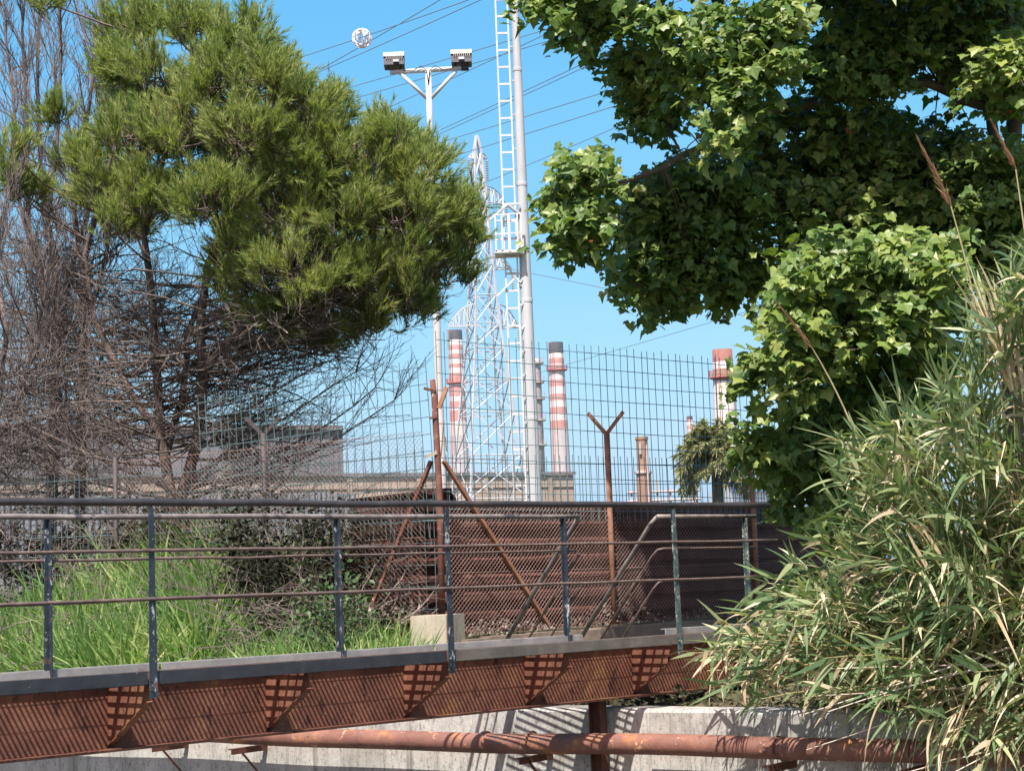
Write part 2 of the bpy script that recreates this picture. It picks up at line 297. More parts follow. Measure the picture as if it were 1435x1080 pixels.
# ------------------------------------------------------------------ footbridge
BA = norm(A([1.89, 1.80, 0])); BN = A([BA[1], -BA[0], 0])            # along the bridge / towards the camera side
B0 = P(212, 840, 11.85) * A([1, 1, 0]); LP = 2.61
def bp(s, n, z): return B0 + BA * s + BN * n + Z * (CZ + z)          # n = 0 at the near railing, negative beyond
WID, WEB = -1.33, -.56
bridge = thing('footbridge', 'rusty steel footbridge with open grating deck and dark pipe railings over the canal', 'footbridge', bp(0, WEB, -1.0))
S0, S1 = -4.6, 8.3
zt, zb = -.565, -.985
mb = MB()
mb.obox(bp((S0 + S1) / 2, WEB, (zt + zb) / 2), BA * (S1 - S0) / 2, BN * .006, Z * (zt - zb) / 2)
mb.obox(bp((S0 + S1) / 2, WEB, zb - .008), BA * (S1 - S0) / 2, BN * .16, Z * .008)
mb.obox(bp((S0 + S1) / 2, WEB, zt + .006), BA * (S1 - S0) / 2, BN * .03, Z * .005)
mb.build('girder', M['web_rust'], bridge)
def tri_plate(mb, s, n0, n1, za, zb_, zo, th=.005):
    v = []
    for e in (-th, th): v += [bp(s + e, n0, za), bp(s + e, n1, za), bp(s + e, n1, zo), bp(s + e, n0, zb_)]
    mb.add(v, [[0, 1, 2, 3], [7, 6, 5, 4], [0, 4, 5, 1], [1, 5, 6, 2], [2, 6, 7, 3], [3, 7, 4, 0]])
for k in range(-3, 7):
    s = k * LP / 2
    mb = MB(); tri_plate(mb, s, WEB + .008, -.035, -.562, zb + .002, -.66)
    mb.beam(bp(s, WEB + .01, zb + .006), bp(s, -.03, -.665), .05, .006)              # flange on the sloping edge
    mb.build('bracket', M['web_rust'], bridge)
    mb = MB(); tri_plate(mb, s, WID + .035, WEB - .008, -.562, -.66, zb + .002)
    # far side: taper the other way
    mb = MB(); v = []
    for e in (-.005, .005): v += [bp(s + e, WEB - .008, -.562), bp(s + e, WID + .035, -.562), bp(s + e, WID + .035, -.66), bp(s + e, WEB - .008, zb + .002)]
    mb.add(v, [[0, 1, 2, 3], [7, 6, 5, 4], [0, 4, 5, 1], [1, 5, 6, 2], [2, 6, 7, 3], [3, 7, 4, 0]])
    mb.build('bracket', M['web_rust'], bridge)
mb = MB()
for s in np.arange(S0 + .03, S1, .040):
    mb.obox(bp(s, (WID) / 2, -.535), BA * .0016, BN * (-WID / 2 - .03), Z * .014)
for n in np.arange(WID + .05, -.03, .055):
    mb.obox(bp((S0 + S1) / 2, n, -.5225), BA * (S1 - S0) / 2, BN * .0008, Z * .0015)
mb.build('grating', M['grating'], bridge)
# kerb channels both sides, in lengths with small gaps
for nn, sg in ((0.0, 1), (WID, -1)):
    cuts = [S0, -.02, LP - .02, 2 * LP + .02, S1] if sg == 1 else [S0, .9, 3.6, 5.42]
    for i in range(len(cuts) - 1):
        a, b = cuts[i] + .015, cuts[i + 1] - .015
        mb = MB(); fl = nn - .032 if sg == 1 else nn - .032
        mb.obox(bp((a + b) / 2, nn - .003, -.512 - .003 * (i % 2)), BA * (b - a) / 2, BN * .004, Z * .038)
        mb.obox(bp((a + b) / 2, fl - .003, -.471 - .003 * (i % 2)), BA * (b - a) / 2, BN * .028, Z * .003)
        mb.obox(bp((a + b) / 2, fl - .003, -.553), BA * (b - a) / 2, BN * .028, Z * .003)
        mb.build('kerb_channel', (M['kerb_dark'] if i < 2 else M['kerb_worn']) if sg == 1 else M['kerb'], bridge)
mb = MB(); mb.obox(bp(7.4, WID - .003, -.512), BA * .86, BN * .004, Z * .038); mb.obox(bp(7.4, WID - .035, -.471), BA * .86, BN * .028, Z * .003); mb.build('kerb_channel', M['kerb'], bridge)
# near posts
def post(s, n, zb_, zt_, mat, sgn):
    mb = MB()
    # tapering flat stanchion with a stiffening rib (T section)
    def quad_bar(dn0, w0, dn1, w1, th, axis, other):
        v = []
        for z_, w_ in ((zb_, w0), (zt_, w1)):
            for i in (-1, 1):
                for j in (-1, 1): v.append(bp(s, n, z_) + axis * i * w_ / 2 + other * (j * th / 2 + dn0))
        mb.add(v, [[0, 1, 3, 2], [4, 6, 7, 5], [0, 4, 5, 1], [2, 3, 7, 6], [0, 2, 6, 4], [1, 5, 7, 3]])
    quad_bar(0, .062, 0, .036, .008, BA, BN * 1.0 if sgn > 0 else BN)
    mb.obox(bp(s + .012, n - sgn * .024, (zb_ + zt_) / 2), BA * .004, BN * .0195, Z * ((zt_ - zb_) / 2 - .002))
    if sgn > 0:
        for z_ in (zb_ + .05, zb_ + .11): mb.tube([bp(s - .015, n + .005, z_), bp(s - .015, n + .016, z_)], .008, 6)
    return mb.build('railing_post', mat, bridge)
for k in (-1, 0, 1, 2): post(k * LP, .012, -.64, .61, M['post_paint'] if k < 2 else M['post_green'], 1)
for k in (-1, 0, 1, 2): post(k * LP - .02, WID - .01, -.56, .595, M['post_paint'], -1)
post(3 * LP - .02, WID - .01, -.56, .595, M['post_green'], -1)
def rail(pts, r, mat, nm='rail'):
    pts = A(pts); seg = []
    for a, b in zip(pts[:-1], pts[1:]):
        m = max(2, int(np.linalg.norm(b - a) / .45)); seg += [a + (b - a) * t for t in np.linspace(0, 1, m, endpoint=False)]
    seg.append(pts[-1]); seg = A(seg)
    if len(seg) > 4: seg[1:-1] += rng.normal(0, .0022, (len(seg) - 2, 3))
    return MB().tube(seg, r, 10).build(nm, mat, bridge, smooth=True)
rail([bp(S0, .0, .638), bp(6.55, .0, .638)], .026, M['top_rail'], 'top_rail')
rail([bp(S0, .018, .325), bp(LP, .018, .318), bp(6.62, .018, .322)], .012, M['rail_rust'])
rail([bp(S0, .018, .005), bp(LP, .018, .0), bp(2 * LP, .018, -.004), bp(6.6, .018, .0)], .012, M['rail_rust'])
SA, SB = 5.42, 6.50
rail([bp(S0, WID, .62), bp(1.2, WID, .615), bp(SA, WID, .61)], .022, M['rail_worn'], 'top_rail')
rail([bp(S0, WID - .018, .31), bp(LP, WID - .018, .30), bp(SA - .03, WID - .018, .30)], .011, M['rail_rust'])
rail([bp(S0, WID - .018, .0), bp(LP, WID - .018, -.005), bp(2 * LP, WID - .018, .0)], .011, M['rail_rust'])
# stair beyond the far side, with three sloping rails on each side
stair = thing('_', 'x', 'x'); bpy.data.objects.remove(stair)
def bent(s, zz, r, mat, back=.0, n_end=1.25):
    # rail coming along the far railing, bending down the stair
    n_end = n_end
    pts = []
    if back: pts.append(bp(s + back, WID, zz))
    pts += [bp(s + .06, WID, zz), bp(s + .015, WID - .03, zz - .01), bp(s, WID - .10, zz - .075), bp(s - .0, WID - n_end, zz - .075 - (n_end - .10) * 1.08)]
    return MB().tube(A(pts), r, 8).build('stair_rail', mat, bridge, smooth=True)
bent(SB, .61, .021, M['rail_worn'], .45, 1.32); bent(SB, .30, .011, M['rail_rust'], .45, 1.08); bent(SB, -.01, .010, M['rail_rust'], .45, .78)
for zz, r, ne in ((.59, .021, 1.32), (.27, .010, 1.08), (-.04, .009, .78)):
    MB().tube(A([bp(SA, WID - .02, zz), bp(SA, WID - .06, zz - .04), bp(SA, WID - ne, zz - .04 - (ne - .06) * 1.08)]), r, 8).build('stair_rail', M['rail_worn'] if r > .015 else M['rail_rust'], bridge, smooth=True)
mb = MB()
for i in range(2): mb.obox(bp((SA + SB) / 2, WID - .16 - .26 * i, -.66 - .16 * i), BA * .5, BN * .12, Z * .012)
mb.build('stair_tread', M['kerb'], bridge)
for r0 in ([bp(SB, WID, .61), bp(8.0, WID, .61)], ):
    rail(r0, .021, M['rail_worn'], 'top_rail')
rail([bp(SB + .1, WID - .018, .30), bp(8.0, WID - .018, .295)], .011, M['rail_rust'])
# support under the girder, just in front of the wall
tC = None
sW = min(np.arange(2, 8, .01), key=lambda s: abs((bp(s, WEB, 0) - W0) @ MD + .10))
mb = MB(); c = bp(sW, WEB, 0)
for dx in (-.055, .055): mb.obox(A([c[0], c[1], 0]) + PD * dx + Z * (CZ - 1.95), PD * .005, MD * .05, Z * .94)
mb.obox(A([c[0], c[1], 0]) + Z * (CZ - 1.95), PD * .05, MD * .005, Z * .94)
mb.build('support_post', M['dark_rust'], bridge)
mb = MB(); mb.obox(bp(S0 + .2, WEB, -1.9), BA * .5, BN * 1.0, Z * .88)
tag(mb.build('abutment', M['concrete'], loc=bp(S0, WEB, -2.7)), 'concrete abutment block carrying the near end of the footbridge', 'abutment')

# ------------------------------------------------------------------ pipe along the wall
PZ = -1.36
def pp(t, q=-.27, z=PZ): return wq(t, q, z)
pipeline = thing('pipeline', 'long rust red steel pipe running along the canal wall under the footbridge', 'pipe', pp(0))
ts = np.arange(-40, 12, .25)
pts = A([pp(t) + Z * (.012 * math.sin(t * .9) + .006 * math.sin(t * 2.3)) for t in ts])
MB().tube(pts, .088, 20).build('pipe_body', M['pipe'], pipeline, smooth=True)
for px in (-60, 262, 372, 770, 1112, 1300):
    t = t_at(px)
    mb = MB(); mb.beam(wq(t, .01, PZ - .115), wq(t, -.50, PZ - .115), .05, .012); mb.beam(wq(t + .02, .01, PZ - .14), wq(t + .02, -.50, PZ - .14), .008, .05)
    mb.beam(wq(t + .02, .0, PZ - .5), wq(t + .02, -.36, PZ - .15), .03, .008)
    br = mb.build('pipe_bracket', M['dark_rust'], pipeline)
    an = np.linspace(-.35, math.pi + .35, 14); c = pp(t)
    MB().tube(A([c - MD * math.cos(a) * .098 + Z * math.sin(a) * .098 for a in an]), .008, 6).build('clamp', M['dark_rust'], br)
for px in (705, 1120):
    t = t_at(px); MB().tube(A([pp(t - .02), pp(t + .02)]), .094, 20).build('weld_collar', M['pipe'], pipeline, smooth=True)

# ------------------------------------------------------------------ fence beyond the bridge
def fence_pt(px, leg):                                # (X, Y) of the fence line under a column
    if leg == 'r': d = 1 / (1 / 19.5 + (px - 612) / (1060 - 612) * (1 / 22.9 - 1 / 19.5))
    else: d = 1 / (1 / 19.5 + (612 - px) / (612 - 163) * (1 / 22.2 - 1 / 19.5))
    return P(px, 820, d)
FC = fence_pt(612, 'r'); FR = fence_pt(1190, 'r'); FL = fence_pt(-90, 'l')
FC[2] = FR[2] = FL[2] = 0
RD = norm(FR - FC); LD = norm(FL - FC); RN = A([RD[1], -RD[0], 0]); LN = A([-LD[1], LD[0], 0])   # normals towards the camera
if RN[1] > 0: RN = -RN
if LN[1] > 0: LN = -LN
RL, LL = np.linalg.norm(FR - FC), np.linalg.norm(FL - FC)
def fp(leg, u, z, off=0.):
    return (FC + RD * u + RN * off if leg == 'r' else FC + LD * u + LN * off) + Z * (CZ + z)
def u_at(leg, px):
    rngu = np.arange(0, RL if leg == 'r' else LL, .01); return min(rngu, key=lambda u: abs(pix(fp(leg, u, .8))[0] - px))
def zpx(px, py, leg):
    u = u_at(leg, px); q = fp(leg, u, 0); 
    return P(px, py, q[1])[2] - CZ
def welded(leg, u0, u1, z0, ztop0, ztop1, off, name, label, lean=0., sp=.118, hs=.187, r=.0042, mid=True):
    mb = MB(); n = int((u1 - u0) / sp)
    for i in range(n + 1):
        u = u0 + i * sp; zt_ = ztop0 + (ztop1 - ztop0) * i / max(1, n)
        a = fp(leg, u, z0, off); b = fp(leg, u, zt_ + rng.normal(0, .008), off) + (RD if leg == 'r' else LD) * lean * (zt_ - z0) + (RN if leg == 'r' else LN) * rng.normal(0, .01)
        mb.tube([a, b], r, 4, False)
    zz = min(ztop0, ztop1) - .09; k = 0
    while True:
        za = ztop0 - .09 - k * hs; zb_ = ztop1 - .09 - k * hs
        if min(za, zb_) < z0: break
        us = np.linspace(u0, u0 + n * sp, 7)
        D = (RD if leg == 'r' else LD)
        pts = A([fp(leg, u, za + (zb_ - za) * j / 6 + rng.normal(0, .004), off + .008) + D * lean * (za - z0) for j, u in enumerate(us)])
        mb.tube(pts, r, 4, False)
        k += 1
    return tag(mb.build(name, M['mesh_wire'], loc=fp(leg, u0, z0, off)), label, 'fence')
u843, u1048 = u_at('r', 843), u_at('r', 1048)
zt0 = zpx(630, 466, 'r'); zt1 = zpx(1060, 506, 'r')
welded('r', .06, u_at('r', 1075), .72, zt0, zt1, .05, 'wire_panel', 'tall green welded wire fence panel in front of the striped chimneys')
welded('r', .03, RL, .70, zpx(640, 636, 'r'), zpx(1060, 640, 'r'), -.05, 'wire_panel', 'low green welded wire fence panel with spiky top standing behind the tall one', sp=.1, hs=.24, r=.0038)
welded('l', -.08, u_at('l', 290), .55, zpx(600, 518, 'l') + .12, zpx(490, 536, 'l') + .05, .05, 'wire_panel', 'leaning welded wire fence panel just left of the rusty corner post', lean=.05)
welded('l', .05, LL, -.4, zpx(600, 626, 'l'), zpx(163, 652, 'l'), -.05, 'wire_panel', 'low welded wire fence running left behind the pine branches', sp=.12, hs=.24, r=.004)
def chain(leg, u0, u1, z0, z1, off, label, pitch=.085, r=.0033):
    mb = MB(); L = u1 - u0; Hh = z1 - z0
    for sg in (1, -1):
        for c in np.arange(-Hh, L + Hh, pitch):
            # line u = c + sg*z within [0,L]x[0,H]
            if sg > 0: a, b = max(0, -c), min(Hh, L - c); f = lambda z: c + z
            else: a, b = max(0, c - L), min(Hh, c); f = lambda z: c - z
            if b - a < .05: continue
            zz = np.linspace(a, b, max(2, int((b - a) / .25)))
            bow = lambda u, z: .02 * math.sin(u * 2.1 + z)
            mb.tube(A([fp(leg, u0 + f(z), z0 + z, off + sg * .003 + bow(f(z), z)) for z in zz]), r, 3, False)
    for z in (z1 - .02, (z0 + z1) / 2): mb.tube([fp(leg, u0, z, off + .02), fp(leg, u1, z, off + .02)], r * 1.1, 4, False)
    return tag(mb.build('chain_link_fence', M['chain'], loc=fp(leg, u0, z0, off)), label, 'fence')
chain('r', .05, RL, -.6, .92, .10, 'rusty chain link fence in front of the dark red sheet wall', .054, .0019)
chain('l', .05, u_at('l', 180), -.6, zpx(560, 608, 'l'), .10, 'rusty chain link fence left of the corner post, seen against the long brown shed', .062, .0018)
FG = 'Y shaped fence posts'
def ypost(leg, px, top, armw, armh, label, mat, zbase=-.75, r=.033, arms=(1, 1), off=0.0):
    u = u_at(leg, px); z = zpx(px, top, leg); D = RD if leg == 'r' else LD
    t = thing('fence_post', label, 'fence post', fp(leg, u, zbase, off), FG)
    MB().tube([fp(leg, u, zbase, off), fp(leg, u, z, off)], r, 10).build('shaft', mat, t, smooth=True)
    X = A([1., 0, 0])
    for s, on in ((-1, arms[0]), (1, arms[1])):
        if on: MB().beam(fp(leg, u, z - .02, off), fp(leg, u, z + armh * on, off) + X * s * armw * on, .045, .045, up=A([0, 1., 0])).build('arm', mat, t)
    return t
ypost('r', 845, 607, .21, .24, 'rusty orange Y topped fence post in front of the tall mesh, bare to its foot', M['fence_rust'], off=.12)
ypost('r', 1046, 662, .24, .34, 'pinkish rusty fence post under the plane leaves beside the palm', M['fence_rust'], arms=(1.25, 0), off=.12)
ypost('l', 372, 607, .20, .19, 'dark Y topped fence post seen through the dead pine branches', M['dark_post'], r=.036)
ypost('l', 163, 640, .15, .13, 'small dark Y topped fence post left of the pine trunk', M['dark_post'], r=.03)
# corner post with braces
uC = 0.0
cb = fp('r', 0.04, -.34, .14) - A([.075, 0, 0]); ct = P(606, 532, cb[1])
cpost = thing('corner_post', 'peeling rusty corner fence post with broken arms and braces on a concrete block', 'fence post', cb)
pts = A([cb, cb + (A([ct[0], ct[1], ct[2]]) - cb) * .45 + A([.03, 0, 0]), P(609, 560, cb[1]), ct])
MB().tube(pts, [.04, .038, .036, .032], 10).build('shaft', M['corner_rust'], cpost, smooth=True)
dC = cb[1]
MB().beam(P(615, 572, dC - .03), P(626, 542, dC - .05), .035, .045).build('arm', M['fence_rust'], cpost)
MB().beam(P(610, 548, dC - .03), P(594, 544, dC - .02), .028, .03).build('arm', M['dark_rust'], cpost)
MB().beam(P(612, 584, dC - .03), P(602, 586, dC - .05), .025, .025).build('arm', M['corner_rust'], cpost)
MB().beam(P(612, 634, dC - .03), P(596, 640, dC - .06), .03, .035).build('arm', M['block'], cpost)
for (a, b) in (((622, 590), (618, 640)), ((624, 612), (626, 632))):
    MB().beam(P(*a, dC - .05), P(*b, dC - .05), .03, .012).build('loose_plate', M['corner_rust'], cpost)
e = fp('r', u_at('r', 752), -.45, .12)
MB().beam(P(622, 646, dC), e, .05, .035).build('brace', M['fence_rust'], cpost)
e = fp('l', u_at('l', 520), -.3, .12)
MB().beam(P(604, 646, dC), e, .05, .035).build('brace', M['corner_rust'], cpost)
# concrete block and kerb
bc = P(600, 884, 18.7)
mb = MB(); w_ = A([.19, 0, 0]) * 1.0
x0 = P(575, 870, 18.75)[0]; x1 = P(651, 870, 18.95)[0]; xm = P(626, 870, 18.7)[0]
top = P(600, 862, 18.8)[2]; bot = CZ - 1.0
v = [(x0, 18.72, bot), (xm, 18.62, bot), (x1, 18.98, bot), (x0 + .1, 19.3, bot), (x0, 18.72, top), (xm, 18.62, top), (x1, 18.98, top + .005), (x0 + .1, 19.3, top)]
mb.add(v, [[0, 1, 5, 4], [1, 2, 6, 5], [2, 3, 7, 6], [3, 0, 4, 7], [4, 5, 6, 7]])
tag(mb.build('footing_block', M['block'], loc=(xm, 18.8, bot)), 'pale concrete footing block with orange rust streaks under the corner post', 'block')
ka = P(648, 894, 18.9); kb = P(1000, 868, 21.4); 
mb = MB(); N = 12
for i in range(N):
    a = ka + (kb - ka) * (i / N); b = ka + (kb - ka) * ((i + 1) / N); a = A(a); b = A(b); j = rng.normal(0, .006)
    mb.obox(((a + b) / 2)[:2].tolist() + [(a[2] + b[2]) / 2 - .2 + j], (b - a) * A([.5, .5, 0]) * .997, RN * .09, Z * .2)
tag(mb.build('low_kerb', M['kerbstone'], loc=ka), 'low dirty concrete kerb at the foot of the dark red sheet wall', 'kerb')
# rusty sheet wall: horizontally ribbed
def sheet_wall(leg, u0, u1, z0, z1a, z1b, off, label, name='sheet_wall'):
    mb = MB(); nz = 72; nu = 26
    us = np.linspace(u0, u1, nu); v = []
    for j in range(nz):
        f = j / (nz - 1)
        for i, u in enumerate(us):
            z1 = z1a + (z1b - z1a) * i / (nu - 1); z = z0 + (z1 - z0) * f
            ph = ((z - z0) / .20) % 1.0; d = .075 if .18 < ph < .62 else (0 if (ph < .08 or ph > .74) else .04)
            v.append(fp(leg, u, z, off + d + rng.normal(0, .002)))
    v = A(v); i = (np.arange(nz - 1)[:, None] * nu + np.arange(nu - 1)[None]).ravel()
    mb.add(v, np.stack([i, i + 1, i + nu + 1, i + nu], -1))
    back = v.copy(); back -= (RN if leg == 'r' else LN) * .12
    mb.add(back, np.stack([i, i + nu, i + nu + 1, i + 1], -1))
    t = (nz - 1) * nu; k = np.arange(nu - 1); n0 = nz * nu
    mb.f[4].append(np.stack([t + k, t + k + 1, n0 + t + k + 1, n0 + t + k], -1))
    return tag(mb.build(name, M['rust_wall'], loc=fp(leg, u0, z0, off)), label, 'sheet wall')
sheet_wall('r', -.05, RL + 1.2, -.8, zpx(640, 707, 'r'), zpx(1060, 712, 'r'), -.28, 'dark red rusted wall of horizontally ribbed steel sheet behind the chain link')
sheet_wall('l', .0, u_at('l', 470), -.8, zpx(604, 683, 'l'), zpx(470, 699, 'l'), -.30, 'short dark rusted sheet wall left of the corner post, half hidden by shrubs')
# leaf litter behind the kerb
mb = MB()
n = 2600
tf = [[0, 1, 2, 3]]; tv = A([[-.5, -.3, .1], [.5, -.35, -.05], [.4, .3, .12], [-.45, .35, -.08]])
uu = rng.uniform(.05, RL, n); off = rng.uniform(-.22, .30, n); hh = -.55 + .13 * np.abs(np.sin(uu * 1.7)) * rng.uniform(0, 1, n) + .22 * np.exp(-((uu - u843 - .25) / .45) ** 2) * rng.uniform(0, 1, n) + .1 * rng.random(n) * (off < .1)
pos = FC + RD * uu[:, None] + RN * off[:, None] + Z * (CZ + hh)[:, None]
def rot_rand(n, up=None):
    q = norm(rng.normal(size=(n, 3))); r = rng.normal(size=(n, 3)); b = norm(np.cross(q, r)); return np.stack([b, np.cross(q, b), q], -1)
mb.scatter(tv, tf, rot_rand(n), rng.uniform(.018, .05, n), pos)
n = 500; pos2 = FC + LD * rng.uniform(.0, .9, n)[:, None] + LN * rng.uniform(.1, .3, n)[:, None] + Z * (CZ - .35 + rng.uniform(0, .25, n) * rng.random(n))[:, None]
mb.scatter(tv, tf, rot_rand(n), rng.uniform(.03, .08, n), pos2)
tag(mb.build('leaf_litter', M['litter']), 'heap of dry pale leaves and rubbish along the foot of the sheet wall', 'leaf litter', kind='stuff')
mb = MB(); mb.beam(fp('r', 0, -.62, -.0), fp('r', RL, -.55, -.0), .5, .2)
tag(mb.build('soil_bank', M['soil']), kind='structure')

# ------------------------------------------------------------------ buildings and plant far behind
def quad_building(root, pts, z0, z1, mat, nm='wall'):
    mb = MB(); k = len(pts); v = [(p[0], p[1], z0) for p in pts] + [(p[0], p[1], z1) for p in pts]
    mb.add(v, [[i, (i + 1) % k, k + (i + 1) % k, k + i] for i in range(k)]); mb.f.setdefault(k, []).append(np.arange(k, 2 * k)[None])
    return mb.build(nm, mat, root)
GZ = CZ - .85
a = P(803, 665, 155); b = P(-120, 640, 130); zt = a[2]
back = A([0, 1., 0]) * 40
shed = thing('warehouse', 'long low brown concrete shed with a dark parapet behind the pylon', 'shed', ((a[0] + b[0]) / 2, 130, GZ))
dirw = norm((a - b) * A([1, 1, 0])); nrm = A([dirw[1], -dirw[0], 0])
quad_building(shed, [b, a, a + back, b + back], GZ, zt, M['shed_wall'])
mb = MB(); mb.obox(((a + b) / 2)[:2].tolist() + [zt + .15], (a - b) * A([.5, .5, 0]) + dirw * .2, nrm * .25, Z * .10); mb.build('parapet', M['shed_roof'], shed)
L_ = np.linalg.norm((a - b)[:2])
for q in np.arange(3, L_, 6.2): MB().obox((A(b) + dirw * q)[:2].tolist() + [(GZ + zt) / 2], dirw * .22, nrm * .12, Z * ((zt - GZ) / 2 - .1)).build('pilaster', M['shed_wall'], shed)
mb = MB(); mb.obox(((a + b) / 2 + nrm * .06)[:2].tolist() + [zt - 1.0], (a - b) * A([.5, .5, 0]), nrm * .05, Z * .05); mb.build('string_course', M['shed_wall'], shed)
a = P(480, 602, 190); b = P(-150, 560, 170)
gb = thing('grey_building', 'tall grey industrial block behind the dead trees on the left', 'building', (a[0] - 20, 180, GZ))
quad_building(gb, [b, a, a + A([-4, 30, 0]), b + A([-4, 30, 0])], GZ, a[2], M['grey_block'])
mb = MB(); dg = norm((a - b) * A([1, 1, 0]))
for q in np.arange(1, np.linalg.norm((a - b)[:2]), 1.5): mb.obox((A(b) + dg * q)[:2].tolist() + [(GZ + a[2]) / 2], dg * .12, A([0, .12, 0]), Z * ((a[2] - GZ) / 2 - .02))
mb.build('cladding_rib', M['grey_block'], gb)
mb = MB(); mb.obox(((a + b) / 2)[:2].tolist() + [a[2] + .2], (a - b) * A([.5, .5, 0]), A([0, .5, 0]), Z * .25); mb.build('parapet', M['shed_roof'], gb)
a = P(1026, 676, 100); b = P(1120, 672, 103)
ws = thing('white_building', 'small white shed with a blue roof band behind the palm', 'shed', (a[0], 100, GZ))
quad_building(ws, [a, b, b + A([0, 12, 0]), a + A([0, 12, 0])], GZ, a[2], M['white_shed'])
mb = MB(); mb.obox(((a + b) / 2)[:2].tolist() + [a[2] - .25], (b - a) * A([.51, .51, 0]), A([0, .3, 0]), Z * .28); mb.build('roof_band', M['blue_trim'], ws)
# grey corrugated fence behind the pine
a = P(500, 690, 36); b = P(-100, 684, 33); mb = MB(); n = 420
us = np.linspace(0, 1, n); base = b[:2] + (a - b)[:2] * us[:, None]; dd = norm(A([a[0] - b[0], a[1] - b[1]])); nn = A([dd[1], -dd[0]])
base = base + nn * (.03 * np.sin(np.arange(n) * math.pi / 3))[:, None]
v = np.concatenate([np.c_[base, np.full(n, GZ - .1)], np.c_[base, a[2] + .02 * np.sin(np.arange(n) // 40 * 2.3)], np.c_[base - nn * .02, a[2] + .02 * np.sin(np.arange(n) // 40 * 2.3)], np.c_[base - nn * .02, np.full(n, GZ - .1)]])
k = np.arange(n - 1); mb.add(v, np.concatenate([np.stack([k + j * n, k + 1 + j * n, k + 1 + (j + 1) * n, k + (j + 1) * n], -1) for j in range(3)]))
tag(mb.build('corrugated_fence', M['corrugated'], loc=(a[0], a[1], GZ)), 'pale grey corrugated sheet fence behind the pine trunk', 'fence')

# chimneys
HAZY_RED, WHT, BLK, GRY = (.52, .29, .28), (.66, .62, .62), (.05, .055, .075), (.50, .48, .50)  # red is paled for distance haze, which sits in the colour itself
def chimney(label, pxl, pxr, ytop, ybot, wb, d, bands, group='striped power station chimneys', mat=None, platy=(), k=28, name='chimney', flare=None, stop=None):
    c = P((pxl + pxr) / 2, ytop, d); rt = (pxr - pxl) / 2 * d / FPX; rb = wb / 2 * d / FPX
    zb_ = GZ; zt_ = c[2]; zref = P((pxl + pxr) / 2, ybot, d)[2]
    rground = rt + (rb - rt) * (zt_ - zb_) / (zt_ - zref)
    r = thing(name, label, 'chimney', (c[0], c[1], zb_), group)
    if mat is None:
        st = [(0.0, GRY)]
        for y, col in bands:                      # from low to high: band starts at pixel y going up
            st.append(((P(c[0] * 0 + (pxl + pxr) / 2, y, d)[2] - zb_) / (zt_ - zb_), col))
        mat = mat_bands('chimney_paint', st)
    prof = [(rground, zb_)] + [(rground + (rt - rground) * t, zb_ + (zt_ - zb_) * t) for t in np.linspace(.08, 1, 12)]
    if flare: prof = flare(prof, rt, zt_, d)
    prof += [(prof[-1][0] * .86, zt_ + .01), (prof[-1][0] * .86, zt_ - .8)]
    MB().lathe(c, prof, k).build('shaft', mat, r, smooth=True)
    for y in platy:
        z = P((pxl + pxr) / 2, y, d)[2]; rr = rground + (rt - rground) * (z - zb_) / (zt_ - zb_)
        o = rr * .34
        mb = MB(); mb.lathe(c, [(rr * 1.0, z - .3), (rr + o, z - .1), (rr + o, z + .15), (rr * 1.0, z + .15)], k)
        for q in np.arange(16) * math.pi / 8: 
            b_ = A([c[0] + (rr + o) * math.cos(q), c[1] + (rr + o) * math.sin(q), z]); mb.tube([b_, b_ + Z * 1.3], .07, 4)
        an = np.linspace(0, 2 * math.pi, 25)
        for hz in (.7, 1.3): mb.tube(A([[c[0] + (rr + o) * math.cos(q), c[1] + (rr + o) * math.sin(q), z + hz] for q in an]), .06, 4, False)
        mb.build('platform', PLAT, r)
    q = -2.2
    mb = MB()
    for s in (-.3, .3):
        mb.tube([[c[0] + (rground + .35) * math.cos(q) + s, c[1] + (rground + .35) * math.sin(q), zb_], [c[0] + (rt + .35) * math.cos(q) + s, c[1] + (rt + .35) * math.sin(q), zt_]], .07, 4)
    mb.build('ladder', PLAT, r)
    return r
PLAT = mat_n('platform_paint', [(.3, (.38, .14, .13)), (.7, (.5, .2, .18))], 1, .7, 0, 0)
chimney('red and white striped chimney with black rim, left of the white mast', 628, 647.5, 463, 655, 26, 500,
        [(612, WHT), (592, HAZY_RED), (577, WHT), (573, HAZY_RED), (563, WHT), (557, HAZY_RED), (543, WHT), (540, HAZY_RED), (524, WHT), (517, HAZY_RED), (511, WHT), (505, HAZY_RED), (497, WHT), (492, HAZY_RED), (485, WHT), (478, BLK)], platy=(537,))
chimney('red and white striped chimney with black rim, just right of the white mast', 768.5, 789, 480, 658, 27, 520,
        [(602, HAZY_RED), (590, WHT), (581, HAZY_RED), (572, WHT), (562, HAZY_RED), (553, WHT), (543, HAZY_RED), (533, WHT), (522, HAZY_RED), (514, WHT), (511, HAZY_RED), (503, WHT), (496, BLK)], platy=(519,))
BRN = (.28, .13, .11); OLV = (.3, .25, .17)
def fl(prof, rt, zt_, d):
    out = []
    for r_, z_ in prof:
        out.append((r_, z_))
    return out
chimney('wide white chimney with brown red top band, behind the plane tree leaves', 998, 1026, 490, 600, 34, 330,
        [(600, WHT), (534, BRN), (527, OLV), (518, WHT), (508, BRN)], platy=(529,))
chimney('tiny distant striped chimney left of the palm', 962, 970.5, 583, 640, 10, 900,
        [(613, HAZY_RED), (607, WHT), (602, HAZY_RED), (596, WHT), (592, HAZY_RED), (589, BLK)])
